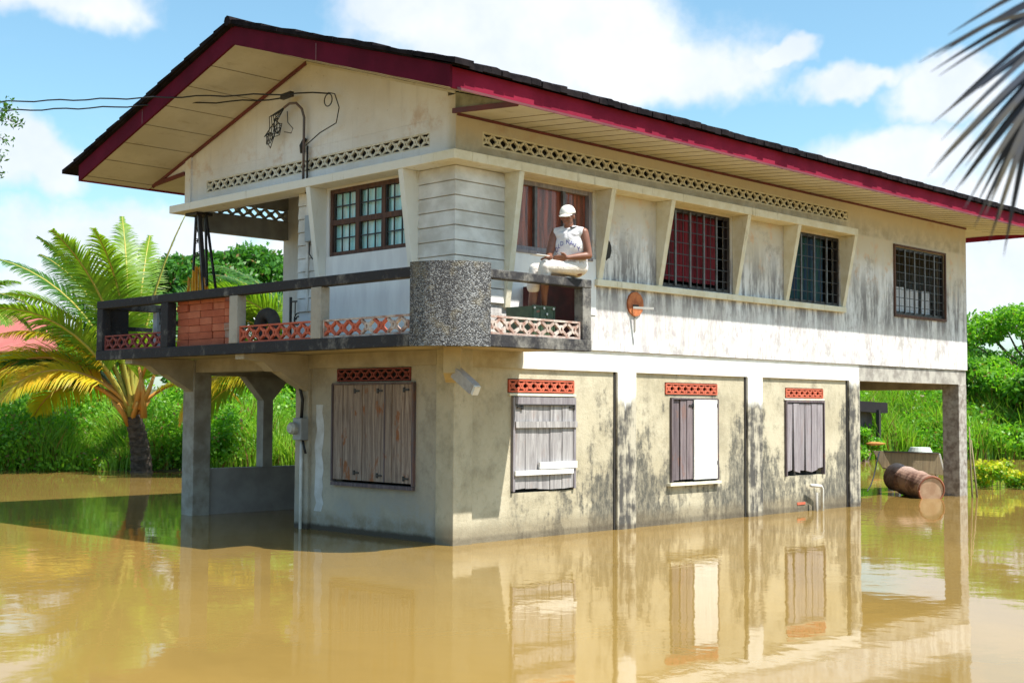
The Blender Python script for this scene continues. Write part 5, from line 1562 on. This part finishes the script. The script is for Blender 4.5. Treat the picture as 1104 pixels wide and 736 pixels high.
# leafy branch tips entering at the left edge
bt = P(-150, 260, 13); t = thing('roadside_tree', 'fine twigs of a tree poking in at the left edge beside the cables', 'tree', (bt.x, bt.y, 0))
mb = MB(); top = P(-110, 90, 13); mb.tube([(bt.x, bt.y, -.4), bt, top], [.14, .1, .05], 8)
cs = []
for (px, py) in ((10, 120), (2, 128), (16, 132), (5, 112), (6, 152), (0, 168), (-2, 185), (-30, 130), (-60, 110), (-90, 80), (-120, 120), (-70, 160)):
    e = P(px, py, 13 + .01 * px); cs.append(e); mb.tube([top, top.lerp(e, .6) + Vector((0, 0, .06)), e], [.012, .007, .003], 4)
mb.build('branch', BARK2, t, smooth=True)
for i_, c_ in enumerate(cs):
    V, F = leaf_cloud([tuple(c_)], [.11], 36, .05, rng=np.random.default_rng(9 + i_), shell=.1, aspect=.4); fast_mesh('leaf_tuft', V, F, [L_pd], t)

# yellow-flowered shrub standing in the water on the right
c = P(1088, 524, 27.3)
t = thing('flowering_shrub', 'low yellow flowered shrub half drowned beside the right corner column', 'shrub', (c.x, c.y, 0))
rg = np.random.default_rng(77); cs = []; rs = []
for i in range(26):
    q = c + RT * rg.uniform(-.55, 1.6) + FW * rg.uniform(-.3, 1.3); h = rg.uniform(.05, .42); cs.append((q.x, q.y, h)); rs.append((.22, .22, .13))
V, F = leaf_cloud(cs, rs, 3800, .085, rng=rg, shell=.2); V[:, 2] = np.maximum(V[:, 2], .004); fast_mesh('foliage', V, F, [L_bush], t)
V, F = leaf_cloud([(x, y, z + .08) for x, y, z in cs], rs, 2200, .075, rng=rg, shell=.5, aspect=.9); V[:, 2] = np.maximum(V[:, 2], .004); fast_mesh('yellow_bloom', V, F, [L_yf], t)
mb = MB()
for q in cs: mb.tube([(q[0], q[1], -.4), (q[0] + .05, q[1], q[2])], .008, 4)
mb.build('stem', BARK2, t)

# ------------------------------------------------------------------ the seated man
skin = simple('skin', (.24, .098, .060), (.17, .070, .042), 9, .48, bs=.1)
shirt_m = simple('white_cotton', (.78, .77, .78), (.66, .64, .68), 5, .9, bs=.5, bd=.02)
short_m = simple('cream_cotton', (.80, .75, .70), (.66, .60, .55), 6, .9, bs=.5, bd=.02)
cap_m = simple('cap_cotton', (.84, .82, .77), (.76, .74, .70), 6, .9, bs=.2)
hair_m = simple('black_hair', (.012, .012, .016), (.03, .028, .03), 30, .7, bs=.6)


def ell(mb, c, r, rot=None, n=14):
    bm = bmesh.new(); bmesh.ops.create_uvsphere(bm, u_segments=n + 4, v_segments=n, radius=1)
    m_ = Matrix.Translation(Vector(c)) @ (rot.to_4x4() if rot else Matrix.Identity(4)) @ Matrix.Diagonal((*r, 1))
    bmesh.ops.transform(bm, matrix=m_, verts=bm.verts); bm.verts.index_update()
    mb.add([tuple(v.co) for v in bm.verts], [tuple(v.index for v in f.verts) for f in bm.faces]); bm.free()


def limb(mb, pts, rs, n=14):
    """tapered chain with round joints"""
    for i in range(len(pts) - 1):
        a_, b_ = Vector(pts[i]), Vector(pts[i + 1]); mb.tube([a_, a_.lerp(b_, .5), b_], [rs[i], (rs[i] + rs[i + 1]) / 2 * 1.03, rs[i + 1]], n)
    for p_, r in zip(pts, rs): ell(mb, p_, (r, r, r), n=10)


def remesh(o, vs_, smooth=3):
    m_ = o.modifiers.new('remesh', 'REMESH'); m_.mode = 'VOXEL'; m_.voxel_size = vs_; m_.use_smooth_shade = True
    s_ = o.modifiers.new('smooth', 'SMOOTH'); s_.iterations = smooth; s_.factor = .5


OX = .06
def q_(x, y, z): return Vector((x + OX, y, z))


man = thing('person', 'man in white cap, sleeveless shirt and pale shorts sitting on the balcony rail', 'person', (1.0, -1.03, 3.21))
hipL, hipR = q_(.93, -1.12, 3.315), q_(.93, -.94, 3.315)
kneeL, kneeR = q_(.47, -.99, 3.32), q_(.50, -.80, 3.30)
ankL, ankR = q_(.66, -.80, 2.87), q_(.50, -.72, 2.56)
shL, shR = q_(.925, -1.195, 3.745), q_(.785, -.870, 3.755)
elL, elR = q_(.955, -1.255, 3.47), q_(.68, -.86, 3.47)
haL, haR = q_(.70, -1.14, 3.43), q_(.56, -.99, 3.43)
neck = q_(.84, -1.035, 3.80); head = q_(.80, -1.055, 3.945)
FH = Vector((-.93, -.33, -.22)).normalized()              # face direction
SH = Vector((FH.y, -FH.x, 0)).normalized()                # his right
UH = SH.cross(FH).normalized()
if UH.z < 0: UH = -UH
rotH = Matrix((SH, FH, UH)).transposed()
mb = MB()
ell(mb, head + UH * .022, (.076, .098, .092), rotH)                         # skull
ell(mb, head - UH * .045 + FH * .022, (.058, .068, .068), rotH)             # jaw
ell(mb, head - UH * .088 + FH * .052, (.026, .026, .022), rotH)             # chin
ell(mb, head + FH * .096 - UH * .018, (.014, .022, .026), rotH)             # nose
ell(mb, head + FH * .102 - UH * .032, (.020, .016, .011), rotH)
ell(mb, head + FH * .080 + UH * .020, (.060, .018, .012), rotH)             # brow
ell(mb, head + FH * .084 - UH * .060, (.027, .016, .008), rotH); ell(mb, head + FH * .082 - UH * .071, (.024, .016, .008), rotH)   # lips
for s in (-1, 1): ell(mb, head + SH * s * .077 - UH * .012 - FH * .008, (.010, .020, .031), rotH); ell(mb, head + SH * s * .045 + FH * .066 - UH * .02, (.024, .02, .018), rotH)
limb(mb, [neck - Vector((0, 0, .05)), head - UH * .05 - FH * .015], [.060, .052])
# torso core
limb(mb, [(hipL + hipR) / 2 + Vector((0, 0, .05)), q_(.92, -1.03, 3.52), q_(.86, -1.03, 3.68)], [.085, .11, .12])
limb(mb, [shL, shR], [.062, .062])
# arms
def arm(sh, el, ha):
    limb(mb, [sh, sh.lerp(el, .35), el], [.060, .057, .043]); limb(mb, [el, el.lerp(ha, .3), ha], [.043, .044, .028])
arm(shL, elL, haL); arm(shR, elR, haR)


def hand(w_, d, side, n_, curl, right=1):
    """w_ wrist, d forward, side across towards thumb, n_ palm-down normal"""
    d = d.normalized(); side = side.normalized(); n_ = n_.normalized()
    rot = Matrix((side, d, n_)).transposed()
    ell(mb, w_ + d * .045, (.040, .048, .017), rot)
    for k, (off, L_) in enumerate(((.030, .072), (.010, .080), (-.011, .075), (-.031, .058))):
        a_ = w_ + d * .078 + side * off; p1 = a_ + d * L_ * .45 + n_ * (curl * .4) * L_
        p2_ = p1 + (d * (1 - curl) + n_ * curl * 1.2).normalized() * L_ * .32; p3 = p2_ + (d * (.6 - curl) + n_ * (curl + .3)).normalized() * L_ * .25
        limb(mb, [a_ - d * .02, p1, p2_, p3], [.0105, .0095, .0088, .0075], 8)
    a_ = w_ + d * .02 + side * .030; limb(mb, [a_, a_ + side * .026 + d * .022, a_ + side * .034 + d * .05 + n_ * .008], [.013, .011, .009], 8)


hand(haL, (haR - haL) + Vector((-.10, 0, -.02)), Vector((-.3, -.2, 1)), Vector((-.3, .9, -.1)), .55)
hand(haR, Vector((-1, -.05, -.05)), Vector((.05, -1, .15)), Vector((0, .1, -1)), .25)
# legs
limb(mb, [hipL, kneeL], [.082, .058]); limb(mb, [hipR, kneeR], [.082, .058])
for kn, an in ((kneeL, ankL), (kneeR, ankR)):
    limb(mb, [kn, kn.lerp(an, .3) + Vector((.012, 0, 0)), kn.lerp(an, .7), an], [.056, .058, .042, .034])
limb(mb, [ankL, ankL + Vector((-.04, 0, -.05)), ankL + Vector((-.16, -.02, -.075))], [.034, .036, .026])
limb(mb, [ankR, ankR + Vector((-.03, 0, -.06)), ankR + Vector((-.16, 0, -.09))], [.034, .034, .026])
body = mb.build('body', skin, man); remesh(body, .0075, 2)

RS = Matrix.Rotation(math.radians(23), 3, 'Z')
mb = MB()   # shirt
limb(mb, [(hipL + hipR) / 2 + Vector((.02, 0, .06)), q_(.93, -1.03, 3.50), q_(.87, -1.03, 3.67)], [.150, .150, .142])
ell(mb, q_(.93, -1.03, 3.42), (.135, .175, .15), RS); ell(mb, q_(.875, -1.03, 3.60), (.14, .205, .19), RS); ell(mb, q_(.85, -1.032, 3.72), (.11, .185, .075), RS)
limb(mb, [shL.lerp(shR, .07), shL.lerp(shR, .5) + Vector((.01, 0, .012)), shL.lerp(shR, .93)], [.070, .088, .070])
ell(mb, q_(.84, -1.035, 3.775), (.075, .10, .045))
ell(mb, q_(.98, -1.10, 3.38), (.09, .08, .11)); ell(mb, q_(.98, -.96, 3.38), (.09, .08, .10))
for k in range(9):
    a_ = k * .8; ell(mb, q_(.93 + .12 * math.cos(a_), -1.03 + .16 * math.sin(a_), 3.38 + .03 * math.sin(k * 2.3)), (.035, .035, .10))
shirt = mb.build('shirt', shirt_m, man); remesh(shirt, .009, 4)
mb = MB()   # shorts
limb(mb, [hipL + Vector((.02, 0, .02)), hipL.lerp(kneeL, .5) + Vector((0, 0, .008)), hipL.lerp(kneeL, .97)], [.100, .088, .074])
limb(mb, [hipR + Vector((.02, 0, .02)), hipR.lerp(kneeR, .5), hipR.lerp(kneeR, .97)], [.100, .088, .074])
limb(mb, [kneeR + Vector((0, 0, 0)), kneeR.lerp(ankR, .28)], [.074, .082]); limb(mb, [kneeL, kneeL.lerp(ankL, .16)], [.074, .080])
ell(mb, (hipL + hipR) / 2 + Vector((.03, 0, .01)), (.12, .15, .11))
shorts = mb.build('shorts', short_m, man); remesh(shorts, .009, 4)
# cap
mb = MB(); vs = []; fs = []; nseg = 28; rings_ = 9
for j in range(rings_ + 1):
    e_ = j / rings_ * math.pi / 2
    for k in range(nseg):
        a_ = 2 * math.pi * k / nseg
        q = SH * (.088 * math.cos(e_) ** .8 * math.sin(a_)) + FH * (.106 * math.cos(e_) ** .8 * math.cos(a_)) + UH * (.030 + .098 * math.sin(e_))
        vs.append(head + q)
for j in range(rings_):
    for k in range(nseg): fs.append((j * nseg + k, j * nseg + (k + 1) % nseg, (j + 1) * nseg + (k + 1) % nseg, (j + 1) * nseg + k))
mb.add(vs, fs); 
cap = mb.build('cap', cap_m, man, smooth=True)
sd = cap.modifiers.new('thick', 'SOLIDIFY'); sd.thickness = .006
mb = MB(); vs = []; n = 14
for i, (r0, dz) in enumerate(((.100, .034), (.135, .028), (.175, .014))):
    for k in range(n + 1):
        a_ = -1.05 + 2.1 * k / n
        vs.append(head + FH * (r0 * math.cos(a_ * .9) + (.0 if i == 0 else .0)) + SH * (.088 if i == 0 else .084 if i == 1 else .068) * math.sin(a_) / math.sin(1.05) * 1.0 + UH * (dz - .012 * abs(math.sin(a_))))
fs = [(i * (n + 1) + k, i * (n + 1) + k + 1, (i + 1) * (n + 1) + k + 1, (i + 1) * (n + 1) + k) for i in range(2) for k in range(n)]
mb.add(vs, fs); br = mb.build('brim', cap_m, cap, smooth=True); sd = br.modifiers.new('thick', 'SOLIDIFY'); sd.thickness = .006
mb = MB(); ell(mb, head - FH * .085 - UH * .03, (.062, .035, .05), rotH); ell(mb, head - FH * .11 - UH * .075, (.05, .04, .055), rotH); ell(mb, head - FH * .115 - UH * .12, (.035, .03, .04), rotH)
hair = mb.build('hair', hair_m, man); remesh(hair, .008, 2)
mb = MB(); mb.tube([neck + Vector((-.06, -.075, .005)), q_(.80, -1.125, 3.80), q_(.86, -1.14, 3.81), q_(.90, -1.10, 3.82)], .012, 6)
mb.build('strap', hair_m, man, smooth=True)
for s in (-1, 1):
    mb = MB(); ell(mb, head + SH * s * .030 + FH * .083 + UH * .002, (.014, .010, .009), rotH, 8); mb.build('eye', simple('eye_white', (.6, .58, .55), (.5, .48, .45)), man, smooth=True)
    mb = MB(); ell(mb, head + SH * s * .030 + FH * .091 + UH * .002, (.006, .004, .006), rotH, 6); mb.build('iris', M['iron'], man, smooth=True)
# lettering on the chest, cast onto the shirt
dg = bpy.context.evaluated_depsgraph_get(); dg.update()
ev = shirt.evaluated_get(dg); bvh = BVHTree.FromObject(ev, dg)
word = 'OLD NAVY'
fd = Vector((.92, .40, 0)).normalized(); cc = q_(.87, -1.03, 3.60)
text_m = simple('blue_print', (.03, .045, .35), (.02, .03, .25), bs=0)
V = []; F = []
for i, chh in enumerate(word):
    if chh == ' ': continue
    cu = bpy.data.curves.new('tmp', 'FONT'); cu.body = chh; cu.size = .075; cu.align_x = 'CENTER'
    to = bpy.data.objects.new('tmp', cu); COL.objects.link(to); dg.update()
    me = bpy.data.meshes.new_from_object(to.evaluated_get(bpy.context.evaluated_depsgraph_get()))
    a_ = (i - 3.5) * .040
    off = len(V)
    for v in me.vertices:
        u = a_ + v.co.x * .85; z = cc.z + .0 + v.co.y - 3.5 * a_ * a_ * 1.2
        side = Vector((-fd.y, fd.x, 0)) * -1        # reader's left to right seen from the front
        o_ = cc - fd * .5 + side * u * 1.0; o_.z = z
        hit_ = bvh.ray_cast(o_ - Vector(man.location) * 1.0 if False else o_ - man.location, fd, 1.0)
        V.append(tuple((hit_[0] if hit_[0] else (o_ - man.location + fd * .36)) - fd * .009))
    for p_ in me.polygons: F.append(tuple(off + k for k in p_.vertices))
    bpy.data.objects.remove(to); bpy.data.curves.remove(cu); bpy.data.meshes.remove(me)
me = bpy.data.meshes.new('lettering'); me.from_pydata(V, [], F); me.materials.append(text_m)
lo = bpy.data.objects.new('lettering', me); COL.objects.link(lo); lo.parent = shirt
# paper in his hand
c = haR + Vector((-.16, -.02, .004))
MB().hexa([c + Vector((-.14, -.05, .004)), c + Vector((.06, -.07, 0)), c + Vector((.07, .05, 0)), c + Vector((-.13, .07, .004))],
          [c + Vector((-.14, -.05, .010)), c + Vector((.06, -.07, .006)), c + Vector((.07, .05, .006)), c + Vector((-.13, .07, .010))]).build('paper_sheet', simple('paper', (.8, .8, .8), (.75, .75, .76), bs=0), None,
          label='small white folded paper held in the seated man\'s hand', category='paper')
